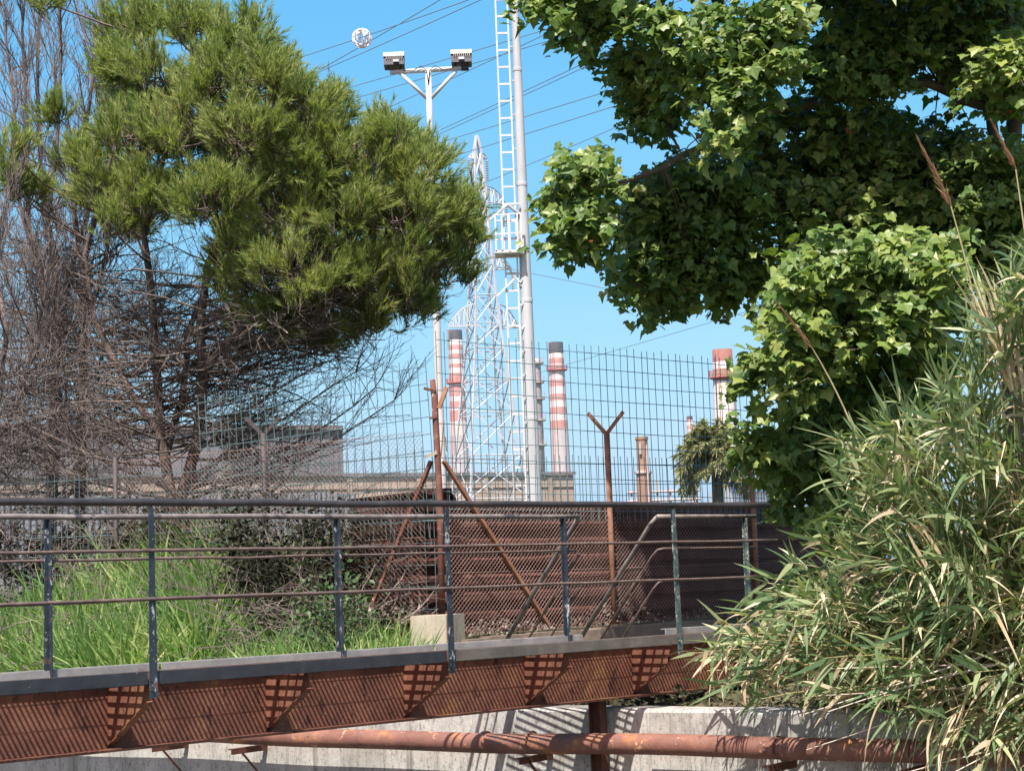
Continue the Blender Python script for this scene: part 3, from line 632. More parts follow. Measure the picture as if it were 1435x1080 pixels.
# brown process column
c = P(899, 612, 160); rr = 8.2 * 160 / FPX
col = thing('process_column', 'stubby brown steel column with a rim, seen through the mesh', 'tower', (c[0], c[1], GZ))
MB().lathe(c, [(rr * 1.25, GZ), (rr * 1.2, c[2] - 3.2), (rr * 1.0, c[2] - 3.0), (rr, c[2] - .3), (rr * 1.12, c[2] - .25), (rr * 1.12, c[2]), (rr * .9, c[2]), (rr * .9, c[2] - 1)], 20).build('shell', M['brick_stack'], col, smooth=False)
mb = MB(); mb.tube([c + A([.35, -rr - .1, -.8]), c + A([.35, -rr - .1, -8])], .1, 8); mb.tube([c + A([-.2, -rr - .1, -.6]), c + A([-.2, -rr - .12, -1.6])], .12, 8)
mb.build('downpipe', M['plant_steel'], col); mb = MB(); mb.lathe(c, [(rr, c[2] - 3.4), (rr * 1.5, c[2] - 3.3), (rr * 1.5, c[2] - 3.15), (rr, c[2] - 3.1)], 20); mb.build('collar', M['plant_steel'], col)
# lean open steel rack right of it
rk = P(930, 684, 165); rack = thing('pipe_rack', 'pinkish open steel pipe rack low behind the fence right of the brown column', 'rack', (rk[0], rk[1], GZ))
mb = MB()
for i in range(6):
    for z in (0, ): mb.beam([rk[0] - 3 + i * 1.2, 165, GZ], [rk[0] - 3 + i * 1.2, 165, rk[2] + (i % 3) * .4], .18)
mb.build('upright', M['plant_steel'], rack); mb = MB()
for z in (.3, 1.1, 2.0): mb.tube([[rk[0] - 3.4, 164.8, rk[2] - z], [rk[0] + 3.4, 164.8, rk[2] - z]], .12, 6)
mb.build('pipe', M['plant_steel'], rack)
# steel stack hidden behind the mast
c = P(749, 503, 300); rr = 10.5 * 300 / FPX
stk = thing('exhaust_stack', 'grey steel stack with ladders and landings, mostly hidden behind the mast', 'chimney', (c[0], c[1], GZ))
MB().lathe(c, [(rr * .9, GZ), (rr * .8, c[2] - 1), (rr * .8, c[2]), (rr * .6, c[2]), (rr * .6, c[2] - 2)], 20).build('shaft', M['plant_steel'], stk, smooth=True)
for y in (510, 537, 560, 590, 625):
    z = P(752, y, 300)[2]; mb = MB(); mb.lathe(c, [(rr * .75, z - .1), (rr * 1.2, z), (rr * 1.2, z + .25), (rr * .75, z + .3)], 12)
    for q in np.arange(8) * math.pi / 4: mb.tube([[c[0] + rr * 1.15 * math.cos(q), c[1] + rr * 1.15 * math.sin(q), z], [c[0] + rr * 1.15 * math.cos(q), c[1] + rr * 1.15 * math.sin(q), z + 1.2]], .06, 4)
    mb.build('landing', M['plant_steel'], stk)

# ------------------------------------------------------------------ pylon
dP = 120.0; pk = P(668, 190, dP); px2m = dP / FPX
pyl = thing('pylon', 'white steel lattice power pylon with curved arms behind the mast', 'pylon', (pk[0], pk[1], GZ))
def pz(y): return P(668 + (y - 190) * .044, y, dP)[2]
lev = [(GZ, 52), (pz(760), 48), (pz(700), 43), (pz(640), 37), (pz(580), 31), (pz(535), 26), (pz(490), 21.5), (pz(455), 18), (pz(415), 15.5), (pz(372), 13), (pz(330), 11), (pz(285), 9), (pz(250), 7), (pz(213), 4.5), (pk[2], .8)]
rz = .35; cx, sx = math.cos(rz), math.sin(rz)
def pc(h, i, j, z): return A([pk[0] + (i * cx - j * sx) * h, pk[1] + (i * sx + j * cx) * h, z])
mb = MB(); 
for i in (-1, 1):
    for j in (-1, 1):
        for (z0, h0), (z1, h1) in zip(lev[:-1], lev[1:]): mb.tube([pc(h0 * px2m, i, j, z0), pc(h1 * px2m, i, j, z1)], .08, 4)
mb.build('leg', M['pylon'], pyl); mb = MB()
for (z0, h0), (z1, h1) in zip(lev[:-1], lev[1:]):
    h0 *= px2m; h1 *= px2m
    cs = [(-1, -1), (1, -1), (1, 1), (-1, 1)]
    if z0 > pz(235): continue
    for q in range(4):
        a, b = cs[q], cs[(q + 1) % 4]
        mb.tube([pc(h0, *a, z0), pc(h1, *b, z1)], .045, 3); mb.tube([pc(h0, *b, z0), pc(h1, *a, z1)], .045, 3)
        if z0 > GZ: mb.tube([pc(h0, *a, z0), pc(h0, *b, z0)], .045, 3)
mb.build('bracing', M['pylon'], pyl)
def arm(y, tip, rise, sgn, hw):
    mb = MB(); z = pz(y); tipp = A([pk[0] + sgn * tip * px2m * cx, pk[1] + sgn * tip * px2m * sx, z])
    h = hw * px2m; n = 5
    for j in (-1, 1):
        lo = pc(h, sgn, j, z); hi = pc(h, sgn, j, z + rise * px2m)
        lows = [lo + (tipp - lo) * t for t in np.linspace(0, 1, n + 1)]
        his = [hi + (tipp - hi) * t + Z * math.sin(t * math.pi) * rise * px2m * .28 for t in np.linspace(0, 1, n + 1)]
        mb.tube(A(lows), .045, 3); mb.tube(A(his), .045, 3)
        for t in range(n): mb.tube([lows[t], his[t + 1]] if t % 2 else [his[t], lows[t + 1]], .03, 3); mb.tube([lows[t], his[t]], .03, 3)
    mb.build('arm', M['pylon'], pyl)
    mb = MB(); prof = []
    for k in range(9): prof += [(.05, tipp[2] - .15 - k * .16), (.13, tipp[2] - .2 - k * .16), (.05, tipp[2] - .25 - k * .16)]
    mb.lathe(tipp, prof, 8); mb.build('insulator', M['insulator'], pyl); return tipp
TIPS = []
for y, tip, rise, hw in ((285, 41, 24, 9), (376, 46, 20, 13), (458, 53, 30, 18), (222, 14, 7, 5)):
    for s in (-1, 1): TIPS.append(arm(y, tip, rise, s, hw))

# ------------------------------------------------------------------ mast with ladder and platform
dM = 45.0; mt = P(722, 20, dM); mbm = P(757, 700, dM)
m2 = dM / FPX; root = A([mt[0], mt[1], GZ]); ztop = P(719, -60, dM)[2]
mast = thing('mast', 'tall pale grey steel mast with a ladder and small caged platform', 'mast', root)
def mr(z):
    z7, z0 = P(757, 700, dM)[2], P(722, 20, dM)[2]; return (10.2 + (5.6 - 10.2) * (z - z7) / (z0 - z7)) * m2
X0 = root[0]; Y0 = root[1]
zs = np.linspace(GZ, ztop, 24); MB().tube(A([[X0, Y0, z] for z in zs]), A([mr(z) for z in zs]), 20).build('tube', M['mast'], mast, smooth=True)
for z in np.linspace(GZ + 2, ztop, 6): MB().lathe([X0, Y0], [(mr(z), z - .05), (mr(z) + .012, z - .04), (mr(z) + .012, z + .04), (mr(z), z + .05)], 20).build('joint_band', M['mast'], mast)
mb = MB(); lx0, lx1 = -28 * m2, -11 * m2; ly = -.10
zp = P(708, 357, dM)[2]
for lx in (lx0, lx1): mb.beam([X0 + lx, Y0 + ly, GZ], [X0 + lx, Y0 + ly, ztop], .055, .04)
for z in np.arange(GZ + .2, ztop, .45):
    mb.beam([X0 + lx0, Y0 + ly, z], [X0 + lx1, Y0 + ly, z], .035, .05)
mb.build('ladder', M['galv'], mast)
for z in np.arange(GZ + .3, ztop, .9): MB().beam([X0 + lx1, Y0 + ly, z], [X0 - mr(z) * .7, Y0, z], .03, .04).build('standoff', M['galv'], mast)
for z in np.arange(GZ + 1.3, zp - .6, .6): MB().beam([X0 + lx1 + .04, Y0 + ly - .05, z], [X0 + lx1 + .14, Y0 + ly - .02, z + .12], .03, .05).build('step_peg', M['galv'], mast)
mb = MB(); mb.obox([X0 - 22 * m2, Y0 - .1, zp], A([20 * m2, 0, 0]), A([0, .38, 0]), Z * .035); mb.build('platform', M['galv'], mast)
mb = MB(); zc = P(708, 306, dM)[2]
for x in (-40, -31, -21, -9, -4):
    for y in (-.46, .26): mb.beam([X0 + x * m2, Y0 + y, zp], [X0 + x * m2, Y0 + y, zc], .04 if x != -21 else .07)
for z in (zp + .45, zc): 
    for y in (-.46, .26): mb.beam([X0 - 40 * m2, Y0 + y, z], [X0 - 3 * m2, Y0 + y, z + .02], .035)
    mb.beam([X0 - 40 * m2, Y0 - .46, z], [X0 - 40 * m2, Y0 + .26, z], .035)
mb.build('cage', M['galv'], mast)
mb = MB(); zr = P(706, 290, dM)[2]; zl = P(682, 312, dM)[2]
mb.beam([X0 - 48 * m2, Y0 - .3, zl], [X0 - 22 * m2, Y0 - .3, zr], .10, .06); mb.beam([X0 - 22 * m2, Y0 - .3, zr], [X0 - 5 * m2, Y0 - .1, zr - .22], .08, .06); mb.beam([X0 - 24 * m2, Y0 - .3, zr], [X0 - 4 * m2, Y0 - .2, zr + .03], .05)
mb.build('davit', M['galv'], mast)
mb = MB(); zq = P(700, 398, dM)[2]; mb.beam([X0 - 42 * m2, Y0 - .2, zq - .35], [X0 - 8 * m2, Y0 - .1, zq + .25], .05); mb.beam([X0 - 30 * m2, Y0 - .2, zq + .55], [X0 - 6 * m2, Y0 - .1, zq - .1], .04); mb.build('strut', M['galv'], mast)

# ------------------------------------------------------------------ floodlight pole
dL = 33.0; l2 = dL / FPX; lt = P(600, 99, dL); LX, LY, LZ = lt
lamp = thing('lamp_post', 'slim grey pole with a crossbar carrying two floodlights above the pine', 'lamp post', (LX, LY, GZ))
zs = np.linspace(GZ, LZ, 10); MB().tube(A([[LX, LY, z] for z in zs]), np.linspace(7, 4.3, 10) * l2, 14).build('pole', M['lamp_pole'], lamp, smooth=True)
mb = MB(); mb.tube([[LX - 55 * l2, LY, LZ - .01], [LX + 57 * l2, LY, LZ + .02]], .045, 10); mb.build('crossbar', M['galv'], lamp, smooth=True)
MB().tube([[LX + 48 * l2, LY, LZ + .02], [LX + 58.5 * l2, LY, LZ + .02]], .055, 10).build('end_cap', M['flood_dark'], lamp, smooth=True)
for s in (-1, 1): MB().tube([[LX + s * 40 * l2, LY, LZ - .03], [LX + s * 3 * l2, LY, LZ - 41 * l2]], .036, 8).build('brace', M['galv'], lamp, smooth=True)
mb = MB()
for s in (-1, 1):
    pts = A([[LX + s * 40 * l2, LY - .06, LZ + .10], [LX + s * 34 * l2, LY - .07, LZ + .0], [LX + s * 22 * l2, LY - .07, LZ - .02], [LX + s * 10 * l2, LY - .07, LZ + .07], [LX + s * 2 * l2, LY - .07, LZ - .02], [LX, LY - .07, LZ - .3]]); mb.tube(pts, .009, 5)
mb.build('cable', M['dark_post'], lamp, smooth=True)
for s, tx in ((-1, -48.5), (1, 48.5)):
    c = A([LX + tx * l2, LY, LZ + 17.5 * l2]); hw = 15 * l2
    # back shell: half-round hood above, dark box lamp body below tilted down away from the viewer
    mb = MB(); n = 12
    prof = []
    for a_ in np.linspace(math.radians(-8), math.radians(200), n): prof.append((-.10 * math.cos(a_) * 1.3, .05 + .095 * math.sin(a_)))
    v = [c + A([x * hw, y, z]) for x in (-1, 1) for y, z in prof]
    mb.add(v, [[i, i + 1, n + i + 1, n + i] for i in range(n - 1)]); mb.f.setdefault(n, []).append(np.arange(n)[None]); mb.f[n].append(np.arange(n)[None, ::-1] + n)
    sh = mb.build('floodlight', M['flood_shell'], lamp)
    mb = MB()
    v = []
    for x in (-1, 1): v += [c + A([x * hw * .97, -.10, .05]), c + A([x * hw * .97, -.13, -.125]), c + A([x * hw * .97, .17, -.15]), c + A([x * hw * .97, .14, .05])]
    mb.add(v, [[0, 1, 5, 4], [1, 2, 6, 5], [2, 3, 7, 6], [3, 0, 4, 7], [3, 2, 1, 0], [4, 5, 6, 7]]); mb.build('lamp_body', M['flood_dark'], sh)
    mb = MB()
    for x in np.linspace(-.7, .8, 9): mb.obox(c + A([x * hw, -.125, .02]), A([.004, 0, 0]), A([0, .02, 0]), Z * .035)
    mb.build('cooling_fin', M['flood_shell'], sh)
    mb = MB(); mb.obox(c + A([s * -.02 + .02, -.145, -.06]), A([.055, 0, 0]), A([0, .02, 0]), Z * .022); mb.build('junction_box', M['galv'], sh)
    mb = MB()
    for x in (-.62, .62): mb.beam(c + A([x * hw, -.02, -.14]), [c[0] + x * hw * .8, c[1], LZ + .03], .016, .03)
    mb.beam([c[0] - .62 * hw * .8, c[1], LZ + .05], [c[0] + .62 * hw * .8, c[1], LZ + .05], .03, .014)
    mb.build('yoke', M['dark_rust'], sh)

# ------------------------------------------------------------------ power lines
WG = 'overhead power lines'
def wire(p0, p1, d0, d1, label, r=1.0, sag=.5):
    # run on past both ends
    a = P(*p0, d0); b = P(*p1, d1); ex = (b - a); a2 = a - ex * .9; b2 = b + ex * 1.3
    t = np.linspace(0, 1, 40); pts = a2 + (b2 - a2) * t[:, None]
    t0 = .9 / 3.2; t1 = 1.9 / 3.2
    pts[:, 2] += .12 * ((t - t0) * (t - t1)) * 4
    MBo = MB().tube(pts, r * .5 * ((d0 + d1) / 2) / FPX, 5).build('power_line', M['wire'], loc=a, smooth=True)
    return tag(MBo, label, 'power line', WG)
wire((432, 77), (564, 33), 62, 55, 'topmost power line carrying the white ring marker', 1.3)
wire((480, 80), (617, 0), 62, 57, 'steep power line passing just under the white ring marker', 1.3)
wire((500, 78), (674, 0), 63, 57, 'power line just above the left floodlight, crossing to the top edge', 1.3)
wire((500, 120), (771, 40), 72, 60, 'power line passing between the two floodlights from the pine top', 1.2)
wire((508, 135), (767, 58), 75, 62, 'power line running just under the right floodlight crossbar', 1.2)
wire((608, 122), (767, 47), 80, 66, 'power line rising from the right brace of the floodlight crossbar', 1.2)
wire((609, 186), (818, 89), 84, 66, 'upper one of two close power lines crossing the mast ladder', 1.1)
wire((609, 191), (818, 95), 88, 70, 'lower one of two close power lines crossing the mast ladder', 1.1)
wire((616, 200), (865, 124), 90, 72, 'power line crossing the mast just above the pylon peak', 1.2)
wire((629, 221), (858, 150), 95, 76, 'power line crossing just below the pylon peak', 1.2)
wire((650, 268), (755, 225), 100, 90, 'faint power line crossing the mast ladder above the platform', .9)
wire((755, 385), (1030, 440), 100, 90, 'thin power line sagging right from the mast below the plane leaves', .9)
wire((790, 512), (1015, 446), 130, 110, 'thin power line rising to the right above the striped chimney', .8)
dK = 58.0; c = P(507, 54, 58.2)
mk = MB(); R_ = 13.5 * dK / FPX
for k in range(4):
    an = np.linspace(0, 2 * math.pi, 22); q = k * math.pi / 4 + .3
    ax = A([math.cos(q), math.sin(q), 0]); mk.tube(A([c + (ax * math.cos(t) + Z * math.sin(t)) * R_ for t in an]), .028, 5, False)
for zz in (-.5, .5):
    an = np.linspace(0, 2 * math.pi, 22); mk.tube(A([c + A([math.cos(t), 0, math.sin(t)]) * R_ * .85 + A([0, zz * R_, 0]) for t in an]), .028, 5, False)
an = np.linspace(0, 2 * math.pi, 22); c2 = c + A([.14, 0, .0]); mk.tube(A([c2 + A([.35 * math.cos(t), math.sin(t), math.cos(t) * .6]) * R_ for t in an]), .028, 5, False)
tag(mk.build('line_marker', M['marker'], loc=c), 'white ring ball marker threaded on the topmost power line', 'line marker')

# ------------------------------------------------------------------ vegetation helpers
def bez(p0, p1, p2, n=6):
    t = np.linspace(0, 1, n)[:, None]; return (1 - t) ** 2 * p0 + 2 * t * (1 - t) * p1 + t ** 2 * p2
def wiggle(pts, amt):
    pts = pts.copy(); n = len(pts); pts[1:] += np.cumsum(rng.normal(0, amt, (n - 1, 3)), 0); return pts
def grow(mb, p, d, L, r, lev, maxlev, nb, up=.15, spread=.7, wig=.04, k=4, rr=.55, lr=.6, t0=.25, tips=None):
    n = 6 if lev < maxlev else 5; pts = [p]; dd = norm(d)
    for i in range(n):
        dd = norm(dd + rng.normal(0, wig * 3, 3) + Z * up * (.4 if lev == 0 else 1) / n * 2); pts.append(pts[-1] + dd * L / n)
    pts = A(pts); mb.tube(pts, np.linspace(r, r * .45, n + 1), k if lev < 2 else 3, False)
    if lev >= maxlev:
        if tips is not None: tips.append((pts[-1], dd))
        return
    for i in range(nb[lev]):
        t = t0 + (1 - t0) * (i + rng.random()) / nb[lev]; q = min(n - 1, int(t * n)); f = t * n - q
        b = pts[q] + (pts[q + 1] - pts[q]) * f; ax = norm(pts[q + 1] - pts[q])
        side = norm(np.cross(ax, rng.normal(size=3))); nd = norm(ax * (1 - spread * .5) + side * spread)
        grow(mb, b, nd, L * lr * (1.1 - .5 * t) * rng.uniform(.7, 1.2), max(.0035, r * rr * (1 - .5 * t)), lev + 1, maxlev, nb, up, spread, wig, k, rr, lr, .15, tips)
LEAF_A = [(-90, .34), (-52, .70), (-24, .86), (2, .66), (24, 1.0), (56, .72), (88, 1.1), (124, .74), (155, .96), (178, .64), (204, .86), (232, .70)]
PLV = A([[0, 0, 0]] + [[r * math.cos(math.radians(a)) * .5, r * math.sin(math.radians(a)) * .5 + .1, .10 * abs(math.cos(math.radians(a))) * r - .07 * (r if r > .9 else 0)] for a, r in LEAF_A])
PLF = [[0, i + 1, (i + 1) % 12 + 1] for i in range(12)]
def leaf_rot(n, nb, tipdir, spread=.55):
    nz = norm(nb + rng.normal(0, spread, (n, 3))); y = norm(tipdir - nz * np.sum(tipdir * nz, 1, keepdims=True)); x = np.cross(y, nz)
    return np.stack([x, y, nz], -1)
def in_poly(poly, n):
    poly = A(poly, float); lo, hi = poly.min(0), poly.max(0); out = []
    tot = 0
    while tot < n:
        q = rng.uniform(lo, hi, (n * 2, 2)); x, y = q.T; ins = np.zeros(len(q), bool); j = len(poly) - 1
        for i in range(len(poly)):
            c = ((poly[i, 1] > y) != (poly[j, 1] > y)) & (x < (poly[j, 0] - poly[i, 0]) * (y - poly[i, 1]) / (poly[j, 1] - poly[i, 1] + 1e-9) + poly[i, 0]); ins ^= c; j = i
        out.append(q[ins]); tot += ins.sum()
    return np.concatenate(out)[:n]

# ------------------------------------------------------------------ pine tree
dT = 24.0; g = dT / FPX
pb = P(245, 760, dT); pb = A([pb[0], pb[1], gz(pb[0], pb[1]) - .05])
pine = thing('pine_tree', 'bushy green pine with upright needle tufts and bare lower branches', 'pine tree', pb)
def pl(lst, d0=dT): return A([P(x, y, d0 + (q[0] if q else 0)) for x, y, *q in lst])
trunk = MB(); stems = [
    ([(243, 700, 0), (226, 610, .1), (218, 520, .1), (214, 440, .2), (200, 330, .3), (230, 220, .2), (270, 110, .1), (265, 40, 0)], .085),
    ([(250, 700, 0), (272, 620, -.1), (279, 530, -.2), (276, 450, -.2), (285, 370, -.2), (330, 270, -.1), (370, 170, 0), (380, 90, 0)], .095),
    ([(226, 610, .1), (190, 560, .4), (160, 500, .6), (130, 440, .7), (120, 360, .6), (140, 280, .4), (160, 200, .3)], .06),
    ([(279, 530, -.2), (310, 490, -.5), (360, 440, -.8), (430, 390, -.9), (500, 350, -.8), (580, 320, -.4), (640, 320, 0)], .055),
    ([(232, 640, .1), (255, 560, .5), (262, 470, .8), (300, 380, 1.0), (400, 300, 1.0), (470, 220, .8), (530, 160, .5)], .055),
    ([(218, 520, .1), (212, 430, .1), (200, 300, -.3), (180, 200, -.5), (190, 110, -.4), (200, 40, -.2)], .05)]
SK = []
for i, (ls, r) in enumerate(stems):
    pts = pl(ls)
    if i < 2: pts = np.concatenate([[pb + A([.02 * i, 0, 0])], pts])
    fine = []
    for a_, b_ in zip(pts[:-1], pts[1:]): fine += [a_ + (b_ - a_) * t for t in np.linspace(0, 1, 4, endpoint=False)]
    fine = wiggle(A(fine + [pts[-1]]), .008); trunk.tube(fine, np.linspace(r, .02, len(fine)), 8, True); SK.append(fine)
SKP = np.concatenate(SK)
trunk.build('trunk', M['bark_pine'], pine, smooth=True)
BL = [(200, 42, 38), (270, 40, 40), (330, 62, 40), (160, 100, 26), (220, 112, 52), (300, 122, 56), (375, 115, 52), (428, 156, 36), (468, 192, 32), (550, 192, 24), (180, 190, 46), (255, 200, 60), (345, 200, 65), (435, 215, 65), (515, 230, 55), (585, 250, 46),
      (140, 262, 36), (210, 280, 52), (300, 290, 58), (390, 300, 70), (480, 310, 70), (560, 315, 62), (622, 310, 42), (645, 340, 24), (420, 388, 62), (500, 398, 60), (572, 392, 52), (612, 378, 30), (385, 452, 34), (445, 452, 38), (515, 452, 36), (566, 432, 28), (165, 322, 32), (120, 240, 30), (350, 400, 36), (330, 352, 30), (650, 296, 16)]
LONE = [(60, 2, 18), (82, 168, 24), (18, 218, 26), (38, 272, 30), (15, 250, 22), (185, 8, 12)]
sp, sd, brm = [], [], MB()
def pine_blob(px, py, r, dd, dens=1.0):
    c = P(px, py, dT + dd); R = r * g; m = max(3, int(13.5 * (r / 50) ** 1.5 * dens)); q = []
    for i in range(m):
        v = norm(rng.normal(size=3) + A([0, -.3, .25])); cc = c + v * R * rng.uniform(.45, 1.0) * A([1, 1, .85]); ax = norm(v * .6 + Z * rng.uniform(.5, 1.1) + rng.normal(0, .15, 3))
        k_ = int(rng.integers(11, 19)); d_ = norm(ax * 1.0 + rng.normal(0, .34, (k_, 3)) + Z * .12); p_ = cc - ax * .06 + rng.normal(0, .055, (k_, 3)) + d_ * rng.uniform(0, .12, (k_, 1))
        sp.append(p_); sd.append(d_); q.append(cc)
        brm.tube(wiggle(bez(c + rng.normal(0, R * .15, 3), (c + cc) / 2 - Z * .05, cc, 5), .008), np.linspace(.011, .006, 5), 4, False)
    j = np.argmin(np.sum((SKP - c - A([0, 0, -.5])) ** 2, 1)); s = SKP[j]
    brm.tube(wiggle(bez(s, (s + c) / 2 - Z * .12, c, 6), .015), np.linspace(.022, .009, 6), 4, False)
    return
for px, py, r in BL:
    e = max(.1, 1 - ((px - 390) / 300) ** 2 - ((py - 250) / 270) ** 2) ** .5
    pine_blob(px, py, r, -1.9 * e + rng.uniform(-.25, .25)); pine_blob(px + rng.normal(0, 18), py + rng.normal(0, 14), r * .8, rng.uniform(-.9, .2) * e); pine_blob(px + rng.normal(0, 18), py + rng.normal(0, 14), r * .9, 1.7 * e)
for px, py, r in LONE: pine_blob(px, py, r, rng.uniform(-.3, .5), 1.2)
sp = np.concatenate(sp); sd = np.concatenate(sd); n = len(sp); K = 36
x = norm(np.cross(sd, rng.normal(size=(n, 3)))); y = np.cross(sd, x)
ph = rng.uniform(0, 2 * math.pi, (n, K)); fr = rng.random((n, K)); ang = np.radians(rng.uniform(10, 42, (n, K)))
rd = np.cos(ph)[..., None] * x[:, None] + np.sin(ph)[..., None] * y[:, None]
nd = np.cos(ang)[..., None] * sd[:, None] + np.sin(ang)[..., None] * rd
SL = rng.uniform(.12, .34, (n, 1)); b0 = sp[:, None] + sd[:, None] * (SL * fr)[..., None]
Ln = rng.uniform(.08, .135, (n, K)); Wn = .0105
sdv = norm(np.cross(nd, rng.normal(size=nd.shape)))
v = np.stack([b0 - sdv * Wn / 2, b0 + sdv * Wn / 2, b0 + nd * Ln[..., None]], 2).reshape(-1, 3)
MB().add(v, np.arange(len(v)).reshape(-1, 3)).build('crown', M['needles'], pine)
for a_, d_ in zip(sp, sd): brm.tube([a_ - d_ * .05, a_ + d_ * .2], [.006, .003], 3, False)
brm.build('branches', M['bark_pine'], pine)
low = MB()
for i in range(280):                                     # bare lower branches sweeping out and up
    s = SK[i % 2][rng.integers(1, 17)] if i < 70 else SK[rng.integers(2, 5)][rng.integers(0, 12)]
    side = 1 if rng.random() < .66 else -1
    d = norm(A([side * rng.uniform(.4, 1.0), rng.uniform(-.9, .9), rng.uniform(-.12, .35)]))
    grow(low, s, d, rng.uniform(1.0, 2.4), rng.uniform(.010, .022), 0, 2, (8, 6), up=.16, spread=.65, wig=.035, k=4, lr=.45, rr=.5)
for a_, b_, c_ in (((250, 690), (400, 640), (525, 540)), ((252, 692), (420, 670), (556, 560)), ((255, 680), (380, 600), (500, 520)), ((246, 690), (150, 650), (30, 590)), ((246, 700), (160, 690), (70, 650)), ((262, 650), (340, 560), (470, 500))):
    pts = wiggle(bez(P(*a_, dT), P(*b_, dT - .8), P(*c_, dT - .6), 9), .012); low.tube(pts, np.linspace(.03, .008, 9), 5, False)
    for i in range(26):
        q = rng.integers(2, 9); grow(low, pts[q], norm(pts[q] - pts[q - 1] + rng.normal(0, .25, 3) + Z * .15), rng.uniform(.4, 1.0), .007, 0, 1, (5,), up=.25, spread=.55, wig=.04, k=3, lr=.5)
low.build('dead_branches', M['twig_low'], pine)

# ------------------------------------------------------------------ dead trees on the left
def dead_tree(label, base_px, d, stems_, nb, sc=1.0, low_n=26):
    b = P(base_px, 760, d); b = A([b[0], b[1], gz(b[0], b[1]) - .05])
    t = thing('dead_tree', label, 'dead tree', b, 'leafless trees left of the pine'); tm, tw = MB(), MB()
    for ls, r in stems_:
        pts = np.concatenate([[b], A([P(x, y, d + rng.uniform(-.3, .3)) for x, y in ls])]); fine = []
        for a_, b_ in zip(pts[:-1], pts[1:]): fine += [a_ + (b_ - a_) * q for q in np.linspace(0, 1, 4, endpoint=False)]
        fine = wiggle(A(fine + [pts[-1]]), .012); N = len(fine); tm.tube(fine, np.linspace(r, .015, N), 7, False)
        for i in range(nb):
            q = int(N * (.14 + .84 * i / nb)); q = min(q, N - 2); ax = norm(fine[q + 1] - fine[q])
            hi = q / N; d_ = norm(ax * (.5 + hi) + rng.normal(0, .55, 3) + Z * (.5 * hi))
            grow(tw, fine[q], d_, rng.uniform(.9, 1.9) * sc * (1.15 - .5 * hi), .012, 0, 2, (9, 6), up=.3 + .3 * hi, spread=.5, wig=.03, k=4, lr=.5, rr=.55)
        for i in range(low_n):
            q = int(N * rng.uniform(.1, .55)); d_ = norm(A([rng.uniform(-1, 1), rng.uniform(-1, .6), rng.uniform(-.35, .2)]))
            grow(tw, fine[q], d_, rng.uniform(.8, 1.6), .012, 0, 2, (6, 5), up=.02, spread=.8, wig=.06, k=4, lr=.5, rr=.5)
    tm.build('trunk', M['bark_dead'], t, smooth=True); tw.build('crown', M['twig_dead'], t)
dead_tree('tall dead grey tree at the left edge with fine upright twigs', 70, 26.0, [([(72, 640), (80, 520), (84, 400), (62, 250), (55, 120), (60, -40)], .085), ([(84, 560), (60, 420), (20, 280), (10, 120), (0, 30)], .05), ([(84, 500), (100, 380), (140, 240), (150, 100), (160, -20)], .045), ([(80, 440), (40, 330), (35, 180), (25, 40), (30, -30)], .04)], 26)
dead_tree('dead forked tree between the left edge tree and the pine, fine twigs reaching the top', 112, 25.2, [([(112, 640), (116, 520), (118, 420), (100, 300), (120, 150), (130, 30)], .085), ([(118, 480), (150, 360), (160, 220), (120, 60)], .045), ([(118, 420), (70, 330), (90, 200), (95, 60), (90, -40)], .04)], 24)
dead_tree('low tangled dead tree cut by the left edge of the photo', -30, 23.6, [([(-30, 650), (-10, 560), (10, 470), (-10, 380), (0, 300)], .07), ([(-20, 640), (30, 560), (50, 480), (60, 420)], .045)], 24, .9, 46)
# brushwood under the trees
mb = MB()
for i in range(620):
    px = rng.uniform(-30, 565); d = rng.uniform(19.0 if px > 330 else 20.4, 21.5 if px > 330 else 24); b = P(px, 800, d); z0 = gz(b[0], b[1])
    p = A([b[0], b[1], z0 + rng.uniform(.1, .9)]); d_ = norm(A([rng.uniform(-1, 1), rng.uniform(-.6, .6), rng.uniform(-.3, .5)]))
    grow(mb, p, d_, rng.uniform(.5, 1.3), .009, 0, 1, (5,), up=.0, spread=.8, wig=.07, k=3, lr=.5)
tag(mb.build('brushwood', M['twig_low']), 'tangle of dry grey twigs under the dead trees', 'brushwood', kind='stuff')

# ------------------------------------------------------------------ shrubs and grass on the left bank
QV = A([[0, 0, 0], [.32, .45, .08], [0, 1, 0], [-.32, .45, .08]]); QF = [[0, 1, 2, 3]]
def shrub(label, px0, px1, pyt, pyb, d0, d1, n, size, mat, cat='shrub', name='shrub'):
    c = P((px0 + px1) / 2, pyb, (d0 + d1) / 2); c = A([c[0], c[1], gz(c[0], c[1])])
    t = thing(name, label, cat, c)
    cl = [(rng.uniform(px0, px1), pyb - (pyb - pyt) * rng.random() ** 1.5, rng.uniform(d0, d1)) for _ in range(40)]
    pos = []
    for i in range(n):
        x, y, d = cl[rng.integers(40)]; p = P(x, y, d) + rng.normal(0, .14, 3); pos.append(p)
    pos = A(pos); nrm_ = A([-.1, -.5, .8]); R = leaf_rot(n, np.broadcast_to(nrm_, (n, 3)), norm(rng.normal(size=(n, 3)) + A([0, -.3, -.3])), .7)
    MB().scatter(QV, QF, R, rng.uniform(size * .6, size * 1.2, n), pos).build('foliage', mat, t)
    mb = MB()
    for x, y, d in cl: q = P(x, y, d); mb.tube(wiggle(bez(c + rng.normal(0, .1, 3) * A([1, 1, 0]), (c + q) / 2 + rng.normal(0, .1, 3), q, 5), .01), np.linspace(.014, .005, 5), 4, False)
    mb.build('stems', M['bark_plane'], t); return t
shrub('shrub with shade-dark leaf colour under the pine trunk', 170, 350, 722, 780, 21.6, 23.5, 1500, .11, M['shrub_leaf_shaded'])
